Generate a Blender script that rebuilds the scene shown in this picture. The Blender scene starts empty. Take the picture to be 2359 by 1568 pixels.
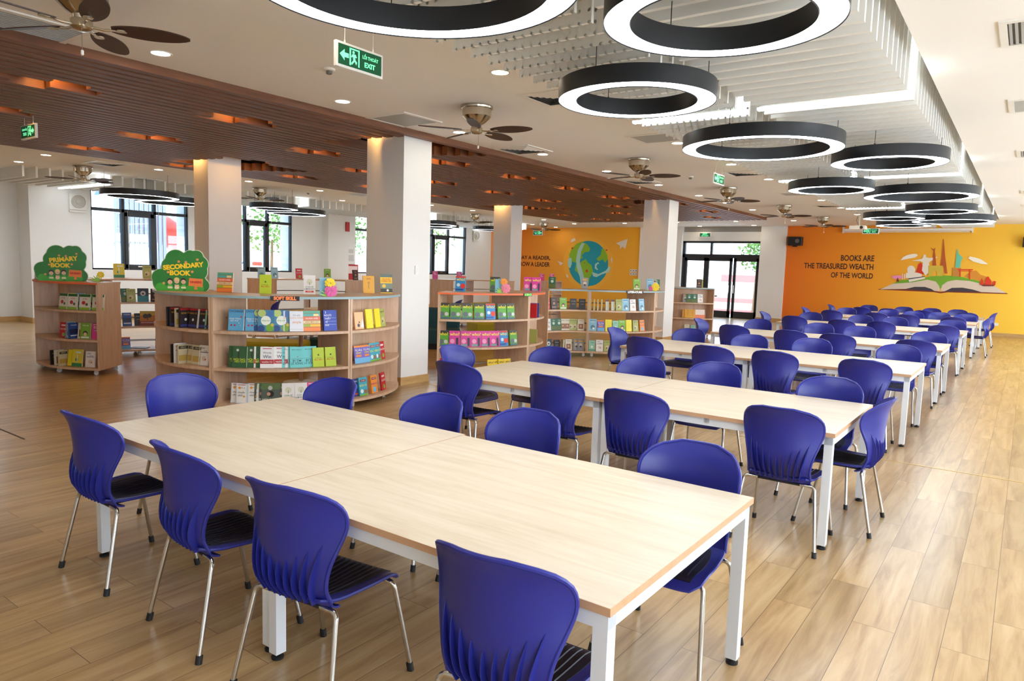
import bpy, bmesh, math, random
from mathutils import Vector, Matrix
SC = bpy.context.scene
COL = SC.collection
PI = math.pi
random.seed(7)

# ------------------------------------------------------------------ camera
YAW, PITCH, ROLL, FPX, CAMH = 0.6282, 0.1038, 0.0310, 1625.76, 1.7062
fw = Vector((-math.sin(YAW)*math.cos(PITCH), math.cos(YAW)*math.cos(PITCH), -math.sin(PITCH)))
rt = Vector((math.cos(YAW), math.sin(YAW), 0)); up = rt.cross(fw)
rt2 = rt*math.cos(ROLL)+up*math.sin(ROLL); up2 = -rt*math.sin(ROLL)+up*math.cos(ROLL)
cam_d = bpy.data.cameras.new('camera'); cam = bpy.data.objects.new('camera', cam_d); COL.objects.link(cam)
cam.matrix_world = Matrix(((rt2.x, up2.x, -fw.x, 0), (rt2.y, up2.y, -fw.y, 0), (rt2.z, up2.z, -fw.z, CAMH), (0, 0, 0, 1)))
cam_d.sensor_width = 36; cam_d.sensor_fit = 'HORIZONTAL'; cam_d.lens = FPX*36/2359
cam_d.clip_start = .05; cam_d.clip_end = 300
SC.camera = cam
# ------------------------------------------------------------------ view, world, big lights
SC.view_settings.view_transform = 'Standard'; SC.view_settings.look = 'None'
SC.view_settings.gamma = 1; SC.view_settings.use_curve_mapping = False
SC.view_settings.exposure = 1.08
SC.cycles.max_bounces = 10; SC.cycles.diffuse_bounces = 6; SC.cycles.glossy_bounces = 4
SC.cycles.transparent_max_bounces = 16; SC.cycles.sample_clamp_indirect = 6
SC.cycles.use_denoising = True; SC.cycles.caustics_reflective = False; SC.cycles.caustics_refractive = False
W = bpy.data.worlds.new('sky'); SC.world = W; W.use_nodes = True
nt = W.node_tree; bg = nt.nodes['Background']
SKY_S = 4.4; SUN_S = 6.0
tcn = nt.nodes.new('ShaderNodeTexCoord'); sep = nt.nodes.new('ShaderNodeSeparateXYZ'); cr = nt.nodes.new('ShaderNodeValToRGB')
nt.links.new(tcn.outputs['Generated'], sep.inputs[0]); nt.links.new(sep.outputs['Z'], cr.inputs[0]); nt.links.new(cr.outputs[0], bg.inputs[0])
cr.color_ramp.elements[0].position = 0.0; cr.color_ramp.elements[0].color = (.86, .93, 1, 1)
cr.color_ramp.elements[1].position = .7; cr.color_ramp.elements[1].color = (.60, .78, 1, 1)
bg.inputs[1].default_value = SKY_S
sun_d = bpy.data.lights.new('sun', 'SUN'); sun_d.energy = SUN_S; sun_d.angle = .02; sun_d.color = (1, .96, .9)
sun = bpy.data.objects.new('sun', sun_d); COL.objects.link(sun); sun.rotation_euler = (math.radians(28), math.radians(8), 0); sun.location = (0, 0, 20)
def portal(name, loc, rot, sx, sy):
    d = bpy.data.lights.new(name, 'AREA'); d.shape = 'RECTANGLE'; d.size = sx; d.size_y = sy; d.cycles.is_portal = True
    o = bpy.data.objects.new(name, d); COL.objects.link(o); o.location = loc; o.rotation_euler = rot
WIN_L = [(8.33, 10.92), (12.0, 14.43), (17.08, 20.1), (20.2, 23.21)]      # the left wall's window spans along y
WIN_R = [(-2.5, 1.5), (2.5, 6.5), (7.5, 11.5), (12.5, 16.5), (17.5, 21.5), (22.3, 25.6)]  # the right wall's, out of frame
for a, b in WIN_L: portal('portal', (-19.6, (a+b)/2, 2.35), (0, -PI/2, 0), 2.05, b-a)
for a, b in WIN_R: portal('portal', (3.55, (a+b)/2, 1.75), (0, PI/2, 0), 2.5, b-a)
portal('portal', (-9.8, 27.3, 1.47), (-PI/2, 0, 0), 3.1, 2.94)

# ------------------------------------------------------------------ helpers: colour and material
def s2l(c):
    c = c/255.0
    return c/12.92 if c <= .04045 else ((c+.055)/1.055)**2.4
def C8(r, g, b): return (s2l(r), s2l(g), s2l(b), 1)
MATS = {}
def mat(name, rgb=None, rough=.5, metal=0, spec=.5, emit=None, es=0, coat=0, bump=None, var=0, vs=8):
    if name in MATS: return MATS[name]
    m = bpy.data.materials.new(name); m.use_nodes = True; n = m.node_tree; b = n.nodes['Principled BSDF']
    c = C8(*rgb) if rgb else (.8, .8, .8, 1)
    b.inputs['Base Color'].default_value = c; b.inputs['Roughness'].default_value = rough
    b.inputs['Metallic'].default_value = metal; b.inputs['Specular IOR Level'].default_value = spec
    if coat: b.inputs['Coat Weight'].default_value = coat; b.inputs['Coat Roughness'].default_value = .15
    if emit: b.inputs['Emission Color'].default_value = C8(*emit); b.inputs['Emission Strength'].default_value = es
    if var:
        tc = n.nodes.new('ShaderNodeTexCoord'); nz = n.nodes.new('ShaderNodeTexNoise'); nz.inputs['Scale'].default_value = vs; nz.inputs['Detail'].default_value = 4
        mx = n.nodes.new('ShaderNodeMix'); mx.data_type = 'RGBA'; mx.inputs['A'].default_value = tuple(x*(1-var) for x in c[:3])+(1,); mx.inputs['B'].default_value = tuple(min(1, x*(1+var)) for x in c[:3])+(1,)
        n.links.new(tc.outputs['Object'], nz.inputs['Vector']); n.links.new(nz.outputs['Fac'], mx.inputs['Factor']); n.links.new(mx.outputs['Result'], b.inputs['Base Color'])
    if bump:
        nz2 = n.nodes.new('ShaderNodeTexNoise'); nz2.inputs['Scale'].default_value = bump[0]; bp = n.nodes.new('ShaderNodeBump'); bp.inputs['Strength'].default_value = bump[1]; bp.inputs['Distance'].default_value = .01
        n.links.new(nz2.outputs['Fac'], bp.inputs['Height']); n.links.new(bp.outputs['Normal'], b.inputs['Normal'])
    MATS[name] = m; return m
def wood_mat(name, c1, c2, c3, stretch=(1, 14, 14), scale=1.6, rough=.4, coat=0, spec=.5, planks=None):
    """grain by stretched noise on object coordinates; planks=(width, length, axis) adds boards with their own tone"""
    m = bpy.data.materials.new(name); m.use_nodes = True; n = m.node_tree; b = n.nodes['Principled BSDF']; N = n.nodes.new; L = n.links.new
    tc = N('ShaderNodeTexCoord'); mp = N('ShaderNodeMapping'); mp.inputs['Scale'].default_value = stretch; L(tc.outputs['Object'], mp.inputs[0])
    nz = N('ShaderNodeTexNoise'); nz.inputs['Scale'].default_value = scale; nz.inputs['Detail'].default_value = 7; nz.inputs['Roughness'].default_value = .62; nz.inputs['Distortion'].default_value = .6
    cr = N('ShaderNodeValToRGB'); e = cr.color_ramp.elements
    e[0].position = .3; e[0].color = C8(*c1); e[1].position = .72; e[1].color = C8(*c3); k = cr.color_ramp.elements.new(.5); k.color = C8(*c2)
    L(nz.outputs['Fac'], cr.inputs[0]); col = cr.outputs[0]
    if planks:
        br = N('ShaderNodeTexBrick'); br.offset = .37; br.inputs['Scale'].default_value = 1; br.inputs['Brick Width'].default_value = planks[1]; br.inputs['Row Height'].default_value = planks[0]
        br.inputs['Mortar Size'].default_value = .0016; br.inputs['Mortar Smooth'].default_value = .4; br.inputs['Color1'].default_value = (.15, .15, .15, 1); br.inputs['Color2'].default_value = (.95, .95, .95, 1); br.inputs['Mortar'].default_value = (0, 0, 0, 1)
        mp2 = N('ShaderNodeMapping'); mp2.inputs['Rotation'].default_value = (0, 0, PI/2); L(tc.outputs['Object'], mp2.inputs[0]); L(mp2.outputs[0], br.inputs[0])
        ad = N('ShaderNodeVectorMath'); ad.operation = 'ADD'; sc = N('ShaderNodeVectorMath'); sc.operation = 'SCALE'; sc.inputs['Scale'].default_value = 37; L(br.outputs['Color'], sc.inputs[0]); L(mp.outputs[0], ad.inputs[0]); L(sc.outputs[0], ad.inputs[1]); L(ad.outputs[0], nz.inputs['Vector'])
        mr = N('ShaderNodeMapRange'); mr.inputs['To Min'].default_value = .80; mr.inputs['To Max'].default_value = 1.1; L(br.outputs['Color'], mr.inputs[0])
        mx = N('ShaderNodeMix'); mx.data_type = 'RGBA'; mx.blend_type = 'MULTIPLY'; mx.inputs['Factor'].default_value = 1; L(col, mx.inputs['A']); L(mr.outputs[0], mx.inputs['B'])
        mf = N('ShaderNodeMix'); mf.data_type = 'RGBA'; mf.inputs['B'].default_value = C8(95, 66, 38); L(br.outputs['Fac'], mf.inputs['Factor']); L(mx.outputs['Result'], mf.inputs['A']); col = mf.outputs['Result']
    else: L(mp.outputs[0], nz.inputs['Vector'])
    L(col, b.inputs['Base Color']); b.inputs['Roughness'].default_value = rough; b.inputs['Specular IOR Level'].default_value = spec
    if coat: b.inputs['Coat Weight'].default_value = coat; b.inputs['Coat Roughness'].default_value = .18
    MATS[name] = m; return m
def glass_mat(name, tint=(1, 1, 1), refl=.07):
    m = bpy.data.materials.new(name); m.use_nodes = True; n = m.node_tree; n.nodes.clear(); N = n.nodes.new; L = n.links.new
    o = N('ShaderNodeOutputMaterial'); t = N('ShaderNodeBsdfTransparent'); t.inputs[0].default_value = (*tint, 1); g = N('ShaderNodeBsdfGlossy'); g.inputs['Roughness'].default_value = .02
    x = N('ShaderNodeMixShader'); x.inputs[0].default_value = refl; L(t.outputs[0], x.inputs[1]); L(g.outputs[0], x.inputs[2]); L(x.outputs[0], o.inputs[0]); MATS[name] = m; return m
def ramp_mat(name, stops, axis, lo, hi, rough=.6):
    """a painted gradient along an object axis"""
    m = bpy.data.materials.new(name); m.use_nodes = True; n = m.node_tree; b = n.nodes['Principled BSDF']; N = n.nodes.new; L = n.links.new
    tc = N('ShaderNodeTexCoord'); sp = N('ShaderNodeSeparateXYZ'); L(tc.outputs['Object'], sp.inputs[0]); mr = N('ShaderNodeMapRange'); mr.inputs['From Min'].default_value = lo; mr.inputs['From Max'].default_value = hi; L(sp.outputs[axis], mr.inputs[0])
    cr = N('ShaderNodeValToRGB'); L(mr.outputs[0], cr.inputs[0]); e = cr.color_ramp.elements; e[0].position = stops[0][0]; e[0].color = C8(*stops[0][1]); e[1].position = stops[-1][0]; e[1].color = C8(*stops[-1][1])
    for p_, c_ in stops[1:-1]: k = cr.color_ramp.elements.new(p_); k.color = C8(*c_)
    L(cr.outputs[0], b.inputs['Base Color']); b.inputs['Roughness'].default_value = rough; MATS[name] = m; return m
def holes_mat(name, rgb):
    """white board with a grid of round perforations"""
    m = mat(name, rgb, .55); n = m.node_tree; N = n.nodes.new; L = n.links.new; b = n.nodes['Principled BSDF']
    tc = N('ShaderNodeTexCoord'); md = N('ShaderNodeVectorMath'); md.operation = 'MODULO'; md.inputs[1].default_value = (.075, 10, .075); ad = N('ShaderNodeVectorMath'); ad.operation = 'ADD'; ad.inputs[1].default_value = (30, 0, .045)
    L(tc.outputs['Object'], ad.inputs[0]); L(ad.outputs[0], md.inputs[0]); sp = N('ShaderNodeSeparateXYZ'); L(md.outputs[0], sp.inputs[0])
    def m2(op, a, bb):
        q = N('ShaderNodeMath'); q.operation = op
        for i, v in enumerate((a, bb)):
            if isinstance(v, (int, float)): q.inputs[i].default_value = v
            else: L(v, q.inputs[i])
        return q.outputs[0]
    dx = m2('SUBTRACT', sp.outputs[0], .0375); dz = m2('SUBTRACT', sp.outputs[2], .0375)
    d2 = m2('ADD', m2('MULTIPLY', dx, dx), m2('MULTIPLY', dz, dz)); al = m2('GREATER_THAN', d2, .00014)
    L(al, b.inputs['Alpha']); return m

WHITE = mat('white_wall_paint', (234, 234, 232), .75, bump=(90, .04)); CEILP = mat('ceiling_paint', (244, 243, 240), .8)
FLOOR = wood_mat('oak_plank_floor', (154, 120, 78), (182, 149, 104), (202, 172, 128), (9, .8, 1), 1.5, .30, coat=.25, planks=(.19, 1.25))
TOPW = wood_mat('pale_oak_laminate', (204, 186, 160), (214, 198, 174), (222, 208, 186), (1.2, 14, 1), 1.5, .34, spec=.45)
EDGEW = wood_mat('beech_edge_band', (190, 148, 112), (199, 158, 122), (206, 166, 130), (1, 8, 8), 2, .45)
SHELFW = wood_mat('shelf_veneer', (196, 160, 130), (211, 178, 148), (221, 190, 162), (9, 9, 1.3), 1.7, .42)
SLATW = wood_mat('dark_slat_wood', (92, 54, 30), (114, 69, 41), (134, 84, 53), (12, .8, 6), 1.6, .5)
BASEW = wood_mat('oak_baseboard', (182, 144, 88), (196, 158, 100), (208, 172, 116), (2, 2, 12), 2, .45)
STEEL = mat('white_painted_steel', (222, 226, 230), .4); CHROME = mat('chrome', (205, 203, 198), .14, 1); BLACK = mat('black_rubber', (22, 22, 24), .6)
BLUE = mat('blue_plastic', (36, 42, 134), .36, spec=.5, bump=(160, .03)); RIM = BLUE; PAD = mat('black_ribbed_pad', (24, 22, 40), .5)
NICKEL = mat('brushed_nickel', (196, 186, 168), .22, 1); BLADE = mat('dark_walnut_blade', (62, 42, 36), .45, var=.2, vs=20)
RINGB = mat('black_ring_metal', (22, 25, 31), .4); LED = mat('led_diffuser', (255, 255, 255), .5, emit=(240, 248, 255), es=9.5); LEDS = mat('led_strip', (255, 255, 255), .5, emit=(240, 250, 255), es=6.0)
LAMPW = mat('downlight_lens', (255, 250, 240), .5, emit=(255, 236, 205), es=26); LAMPA = mat('amber_lamp', (255, 220, 160), .5, emit=(255, 190, 105), es=110)
TRIMW = mat('white_plastic', (236, 236, 232), .4); FRAME = mat('black_window_frame', (34, 37, 42), .4); GLASS = glass_mat('window_glass', (.72, .76, .78))
BAFF = mat('white_baffle', (236, 236, 232), .55); BAFFH = holes_mat('perforated_baffle', (236, 236, 232)); VENTG = mat('grey_grille', (176, 180, 180), .5); VENTD = mat('vent_painted_shade', (70, 72, 74), .5)  # last one: dark plate behind the vent slats, shade put into its colour
DARKV = mat('dark_void', (36, 36, 48), .8); GREYR = mat('grey_blind', (160, 156, 150), .7)

# ------------------------------------------------------------------ helpers: meshes and things
class MB:
    def __init__(s): s.v = []; s.f = []; s.m = []
    def add(s, vs, fs, mi=0):
        o = len(s.v); s.v += [tuple(v) for v in vs]; s.f += [tuple(i+o for i in f) for f in fs]; s.m += [mi]*len(fs); return s
    def box(s, x0, y0, z0, x1, y1, z1, mi=0, M=None):
        vs = [(x, y, z) for z in (z0, z1) for x, y in ((x0, y0), (x1, y0), (x1, y1), (x0, y1))]
        if M is not None: vs = [M @ Vector(v) for v in vs]
        return s.add(vs, [(3, 2, 1, 0), (4, 5, 6, 7), (0, 1, 5, 4), (1, 2, 6, 5), (2, 3, 7, 6), (3, 0, 4, 7)], mi)
    def bbox(s, x0, y0, z0, x1, y1, z1, r=.004, mi=0, M=None):
        """box with chamfered vertical and top edges"""
        vs = []; 
        for z, q in ((z0, 0), (z1-r, 0), (z1, r)):
            for x, y in ((x0+r, y0+q), (x1-r, y0+q), (x1-q, y0+r), (x1-q, y1-r), (x1-r, y1-q), (x0+r, y1-q), (x0+q, y1-r), (x0+q, y0+r)): vs.append((x, y, z))
        if M is not None: vs = [M @ Vector(v) for v in vs]
        fs = [tuple(range(7, -1, -1)), tuple(range(16, 24))]
        for k in (0, 8):
            for i in range(8): fs.append((k+i, k+(i+1) % 8, k+8+(i+1) % 8, k+8+i))
        return s.add(vs, fs, mi)
    def tube(s, path, r, n=10, mi=0, closed=False, r2=None):
        P = [Vector(p) for p in path]; k = len(P); rings = []; prev = None
        for i, p in enumerate(P):
            t = ((P[(i+1) % k]-P[i-1]) if closed else (P[min(i+1, k-1)]-P[max(i-1, 0)])).normalized()
            if prev is None: a = t.cross(Vector((0, 0, 1)) if abs(t.z) < .9 else Vector((1, 0, 0))).normalized()
            else: a = (prev-t*prev.dot(t)).normalized()
            prev = a; b = t.cross(a); rr = r if r2 is None else r+(r2-r)*i/(k-1)
            rings.append([p+a*rr*math.cos(2*PI*j/n)+b*rr*math.sin(2*PI*j/n) for j in range(n)])
        vs = [v for R_ in rings for v in R_]; fs = []
        for i in range(k if closed else k-1):
            for j in range(n): fs.append((i*n+j, i*n+(j+1) % n, ((i+1) % k)*n+(j+1) % n, ((i+1) % k)*n+j))
        if not closed: fs += [tuple(range(n-1, -1, -1)), tuple((k-1)*n+j for j in range(n))]
        return s.add(vs, fs, mi)
    def lathe(s, prof, n=28, mi=0, c=(0, 0, 0), cap=True):
        vs = [(c[0]+r*math.cos(2*PI*j/n), c[1]+r*math.sin(2*PI*j/n), c[2]+z) for r, z in prof for j in range(n)]; fs = []
        for i in range(len(prof)-1):
            for j in range(n): fs.append((i*n+j, i*n+(j+1) % n, (i+1)*n+(j+1) % n, (i+1)*n+j))
        if cap: fs += [tuple(range(n-1, -1, -1)), tuple((len(prof)-1)*n+j for j in range(n))]
        return s.add(vs, fs, mi)
    def prism(s, poly, a, b, axis='z', mi=0, M=None):
        """extrude a 2D polygon; axis z: (x,y)->z, axis y: (x,z)->y"""
        k = len(poly)
        if axis == 'z': vs = [(x, y, a) for x, y in poly]+[(x, y, b) for x, y in poly]
        else: vs = [(x, a, y) for x, y in poly]+[(x, b, y) for x, y in poly]
        if M is not None: vs = [M @ Vector(v) for v in vs]
        return s.add(vs, [tuple(range(k-1, -1, -1)), tuple(range(k, 2*k))]+[(i, (i+1) % k, k+(i+1) % k, k+i) for i in range(k)], mi)
    def arc(s, c, r0, r1, a0, a1, z0, z1, n=18, mi=0):
        """ring sector between two radii, degrees"""
        vs = []
        for i in range(n+1):
            a = math.radians(a0+(a1-a0)*i/n); ca, sa = math.cos(a), math.sin(a)
            for r, z in ((r0, z0), (r1, z0), (r1, z1), (r0, z1)): vs.append((c[0]+r*ca, c[1]+r*sa, z))
        fs = []
        for i in range(n):
            for j in range(4): fs.append((4*i+j, 4*i+(j+1) % 4, 4*i+4+(j+1) % 4, 4*i+4+j))
        return s.add(vs, fs+[(3, 2, 1, 0), tuple(4*n+j for j in range(4))], mi)
    def mesh(s, name, mats, smooth=False):
        me = bpy.data.meshes.new(name); me.from_pydata(s.v, [], s.f)
        for m in (mats if isinstance(mats, (list, tuple)) else [mats]): me.materials.append(m)
        me.polygons.foreach_set('material_index', s.m)
        bm = bmesh.new(); bm.from_mesh(me); bmesh.ops.recalc_face_normals(bm, faces=bm.faces)
        if smooth:
            for f in bm.faces: f.smooth = True
            for e in bm.edges:
                if len(e.link_faces) == 2 and e.calc_face_angle(0) > smooth: e.smooth = False
        bm.to_mesh(me); bm.free(); return me
def obj(name, mb, mats, parent=None, smooth=False, M=None):
    me = mb if isinstance(mb, bpy.types.Mesh) else mb.mesh(name, mats, smooth)
    o = bpy.data.objects.new(name, me); COL.objects.link(o)
    if parent: o.parent = parent
    if M is not None: o.matrix_local = M
    return o
def tag(o, label, cat, group=None):
    o['label'] = label; o['category'] = cat
    if group: o['group'] = group
    return o
def thing(name, label, cat, loc=(0, 0, 0), rz=0, group=None):
    o = bpy.data.objects.new(name, None); COL.objects.link(o); o.location = loc; o.rotation_euler = (0, 0, rz); o.empty_display_size = .1
    return tag(o, label, cat, group)
def struct(name, mb, mats, parent=None, smooth=False):
    o = obj(name, mb, mats, parent, smooth)
    if parent is None: o['kind'] = 'structure'
    return o
def kids(o): return [c for c in o.children]
CH = {}
def dup(root, loc, rz, label, group=None, tilt=None):
    r = root.copy(); COL.objects.link(r); r.location = loc; r.rotation_euler = (tilt or 0, 0, rz); r['label'] = label
    if group: r['group'] = group
    for c in CH[root.name]:
        c2 = c.copy(); COL.objects.link(c2); c2.parent = r
        for g in CH.get(c.name, []):
            g2 = g.copy(); COL.objects.link(g2); g2.parent = c2
    return r
def freeze(root):
    CH[root.name] = list(root.children)
    for c in root.children: CH[c.name] = list(c.children)
def textmesh(body, size, font_sx=1.0, ext=.0006, align='CENTER', bold=0):
    cu = bpy.data.curves.new('lettering', 'FONT'); cu.body = body; cu.size = size; cu.align_x = align; cu.align_y = 'CENTER'; cu.extrude = ext; cu.offset = bold; cu.resolution_u = 3
    o = bpy.data.objects.new('lettering', cu); COL.objects.link(o); dg = bpy.context.evaluated_depsgraph_get()
    me = bpy.data.meshes.new_from_object(o.evaluated_get(dg)); bpy.data.objects.remove(o); bpy.data.curves.remove(cu)
    if font_sx != 1:
        for v in me.vertices: v.co.x *= font_sx
    return me
def text_into(mb, body, size, M, mi, sx=1.0, ext=.0006, align='CENTER', bold=0):
    me = textmesh(body, size, sx, ext, align, bold)
    mb.add([M @ v.co for v in me.vertices], [tuple(p.vertices) for p in me.polygons], mi); bpy.data.meshes.remove(me)
RX = Matrix.Rotation(PI/2, 4, 'X')        # text upright, facing -y
def at(x, y, z, rz=0): return Matrix.Translation((x, y, z)) @ Matrix.Rotation(rz, 4, 'Z')

# ------------------------------------------------------------------ the room shell
XL, XR, Y0, Y1, H = -20.1, 3.4, -4.0, 27.0, 3.5
m = MB(); m.box(XL-.3, Y0-.3, -.12, XR+.3, Y1+.3, 0); struct('floor', m, FLOOR)
m = MB(); BRASS = mat('brass_strip', (214, 186, 128), .35, .6)
m.box(-7.0, 7.375, 0, XR, 7.395, .003); struct('trim_1', m, BRASS)
m = MB(); m.box(-20.1, 2.5, 0, -7.3, 2.515, .003); struct('trim_2', m, mat('dark_floor_joint', (70, 52, 36), .5))
BX0, BX1, BY0, BY1 = -3.32, -.86, .6, 25.2           # the raised tray over the baffles
WX0, WX1, WY0, WY1 = -13.75, -6.86, -2.0, 22.9       # the slatted wood field
m = MB()
def slab(x0, y0, x1, y1): m.box(x0, y0, H, x1, y1, H+.12)
slab(XL-.3, Y0-.3, WX0, Y1+.3); slab(WX0, Y0-.3, WX1, WY0); slab(WX0, WY1, WX1, Y1+.3); slab(WX1, Y0-.3, BX0, Y1+.3)
slab(BX0, Y0-.3, BX1, BY0); slab(BX0, BY1, BX1, Y1+.3); slab(BX1, Y0-.3, XR+.3, Y1+.3)
for x0, y0, x1, y1, t in ((BX0, BY0, BX1, BY1, 3.86), (WX0, WY0, WX1, WY1, 3.78)):
    m.box(x0-.05, y0-.05, t, x1+.05, y1+.05, t+.05, 0 if t > 3.8 else 1)
    for a in ((x0-.05, y0-.05, x0, y1+.05), (x1, y0-.05, x1+.05, y1+.05), (x0, y0-.05, x1, y0), (x0, y1, x1, y1+.05)): m.box(a[0], a[1], H+.12, a[2], a[3], t, 0 if t > 3.8 else 1)
struct('ceiling', m, [CEILP, mat('brown_ceiling_void', (78, 52, 38), .8)])

ORANGE = ramp_mat('orange_to_yellow_paint', [(0, (236, 118, 22)), (.22, (243, 148, 28)), (.55, (248, 182, 40)), (1, (255, 214, 72))], 0, -7.35, 0.6)
ORANGE2 = ramp_mat('amber_paint', [(0, (246, 168, 66)), (.45, (250, 180, 50)), (1, (252, 186, 38))], 0, -19.2, -13.2)
# end wall, four stretches, with the doorway
m = MB(); m.box(-7.3, Y1, 0, XR+.3, Y1+.2, H); struct('wall_end', m, ORANGE)
m = MB(); m.box(-19.4, Y1, 0, -13.15, Y1+.2, H); struct('wall_end_amber', m, ORANGE2)
m = MB(); m.box(-13.15, Y1-.12, 0, -11.32, Y1+.2, H); m.box(-8.22, Y1-.12, 0, -7.3, Y1+.2, H); m.box(-11.32, Y1, 2.95, -8.22, Y1+.2, 3.3); m.box(-11.32, Y1+.08, 3.3, -8.22, Y1+.2, H, 1)
struct('wall_end_white', m, [WHITE, GREYR])
# left wall with its four windows
m = MB(); zb, zt = 1.31, 3.36; xw = -19.4
m.box(XL-.3, Y0-.3, 0, XL, 6.95, H); m.box(XL-.3, 6.95, 0, xw, WIN_L[0][0], H)
for i, (a, b) in enumerate(WIN_L):
    m.box(XL-.3+.35, a, 0, xw, b, zb); m.box(XL-.3+.35, a, zt, xw, b, H)
    e = WIN_L[i+1][0] if i+1 < len(WIN_L) else 24.9
    m.box(XL-.3+.35, b, 0, xw, e, H)
m.box(XL-.05, 24.9, 0, xw, Y1+.2, H, 1)
m.box(xw, 15.62, 0, xw+.32, 16.5, H)
struct('wall_left', m, [WHITE, mat('salmon_paint', (244, 170, 110), .7)])
# right wall: windows all along it, out of frame
m = MB(); m.box(XR, Y0-.3, 0, XR+.2, Y1+.3, .5); m.box(XR, Y0-.3, 3.0, XR+.2, Y1+.3, H); e = Y0-.3
for a, b in WIN_R: m.box(XR, e, .5, XR+.2, a, 3.0); e = b
m.box(XR, e, .5, XR+.2, Y1+.3, 3.0); struct('wall_right', m, WHITE)
m = MB(); m.box(XL-.3, Y0-.2, 0, XR+.2, Y0, H); struct('wall_near', m, WHITE)
# baseboards
m = MB(); m.box(XL, Y0, 0, XL+.02, 6.95, .12); m.box(XL, 6.93, 0, xw, 6.95, .12); m.box(xw, 6.93, 0, xw+.02, 15.6, .12); m.box(xw, 16.5, 0, xw+.02, 24.9, .12); struct('baseboard_left', m, BASEW)
m = MB(); m.box(-7.3, Y1-.02, 0, XR, Y1, .11); m.box(-19.4, Y1-.02, 0, -13.15, Y1, .11); m.box(-8.24, Y1-.14, 0, -7.28, Y1-.12, .11); m.box(-13.17, Y1-.14, 0, -11.3, Y1-.12, .11); struct('baseboard_end', m, BASEW)

# windows: black aluminium frames (parts) with panes
def window(k, y0, y1, x, zb, zt, rail, sash=True):
    w = thing('window_%d' % k, 'x', 'window', (x, y0, zb)); del w['label']; del w['category']; w['kind'] = 'structure'
    L = y1-y0; Hh = zt-zb; f = MB(); t = .045
    f.box(-.05, 0, 0, .05, t, Hh); f.box(-.05, L-t, 0, .05, L, Hh); f.box(-.05, 0, 0, .05, L, t); f.box(-.05, 0, Hh-t, .05, L, Hh)
    f.box(-.05, 0, rail-zb-.04, .05, L, rail-zb+.04)
    a, b = L*.315, L*.64
    f.box(-.05, a-.035, 0, .05, a+.035, Hh); f.box(-.05, b-.035, 0, .05, b+.035, Hh)
    obj('window_frame', f, FRAME, w)
    s = MB(); z1 = rail-zb-.04
    for q in ((a+.035, t, a+.13, z1), (b-.13, t, b-.035, z1), (a+.035, t, b-.035, t+.1), (a+.035, z1-.1, b-.035, z1)): s.box(-.02, q[0], q[1], .075, q[2], q[3])
    sh = obj('casement', s, FRAME, w)
    g = MB(); g.box(.075, (a+b)/2-.08, t+.04, .10, (a+b)/2+.08, t+.06); obj('window_handle', g, NICKEL, sh)
    p = MB(); p.box(-.005, t, t, .005, L-t, Hh-t); obj('pane', p, GLASS, w)
    c = MB()
    for yy in (a+.10, b+.09): c.tube([(.09, yy, rail-zb+.02), (.09, yy, -.18)], .004, 6)
    obj('blind_cord', c, TRIMW, w)
for k, (a, b) in enumerate(WIN_L): window(k+1, a, b, -19.5, zb, zt, 2.86)
for k, (a, b) in enumerate(WIN_R):
    w = thing('window_%d' % (k+5), 'x', 'window', (XR+.1, a, .5)); del w['label']; del w['category']; w['kind'] = 'structure'
    f = MB(); L = b-a
    for q in ((0, 0, L, .05), (0, 2.45, L, 2.5), (0, 0, .05, 2.5), (L-.05, 0, L, 2.5), (L/2-.03, 0, L/2+.03, 2.5), (0, 1.9, L, 1.96)): f.box(-.03, q[0], q[1], .03, q[2], q[3])
    obj('window_frame', f, FRAME, w)
# glass door in the end wall
d = thing('door_1', 'x', 'door', (-11.32, Y1+.1, 0)); del d['label']; del d['category']; d['kind'] = 'structure'
f = MB(); Lw = 3.1
for q in ((0, 0, .1, 2.95), (Lw-.05, 0, Lw, 2.95), (0, 2.87, Lw, 2.95), (0, 2.3, Lw, 2.44), (0, 0, Lw, .02)): f.box(q[0], -.06, q[1], q[2], .06, q[3])
f.box(1.13, -.06, 2.4, 1.21, .06, 2.9); obj('door_frame', f, FRAME, d)
for i, (a, b) in enumerate(((.1, 1.0), (1.0, 2.02), (2.08, 3.05))):
    l = MB(); q = .1 if i != 1 else .1
    l.box(a, -.04, .02, a+q, .04, 2.3); l.box(b-q, -.04, .02, b, .04, 2.3); l.box(a, -.04, 2.18, b, .04, 2.3); l.box(a, -.04, .02, b, .04, .26)
    lf = obj('door_leaf', l, FRAME, d)
    if i: h = MB(); h.tube([(a+.06 if i == 2 else b-.06, -.06, .95), (a+.06 if i == 2 else b-.06, -.11, .97), (a+.06 if i == 2 else b-.06, -.11, 1.25), (a+.06 if i == 2 else b-.06, -.06, 1.27)], .012, 8); obj('door_handle', h, NICKEL, lf)
p = MB(); p.box(.1, -.005, .1, 3.05, .005, 2.9); obj('pane', p, GLASS, d)

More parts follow.
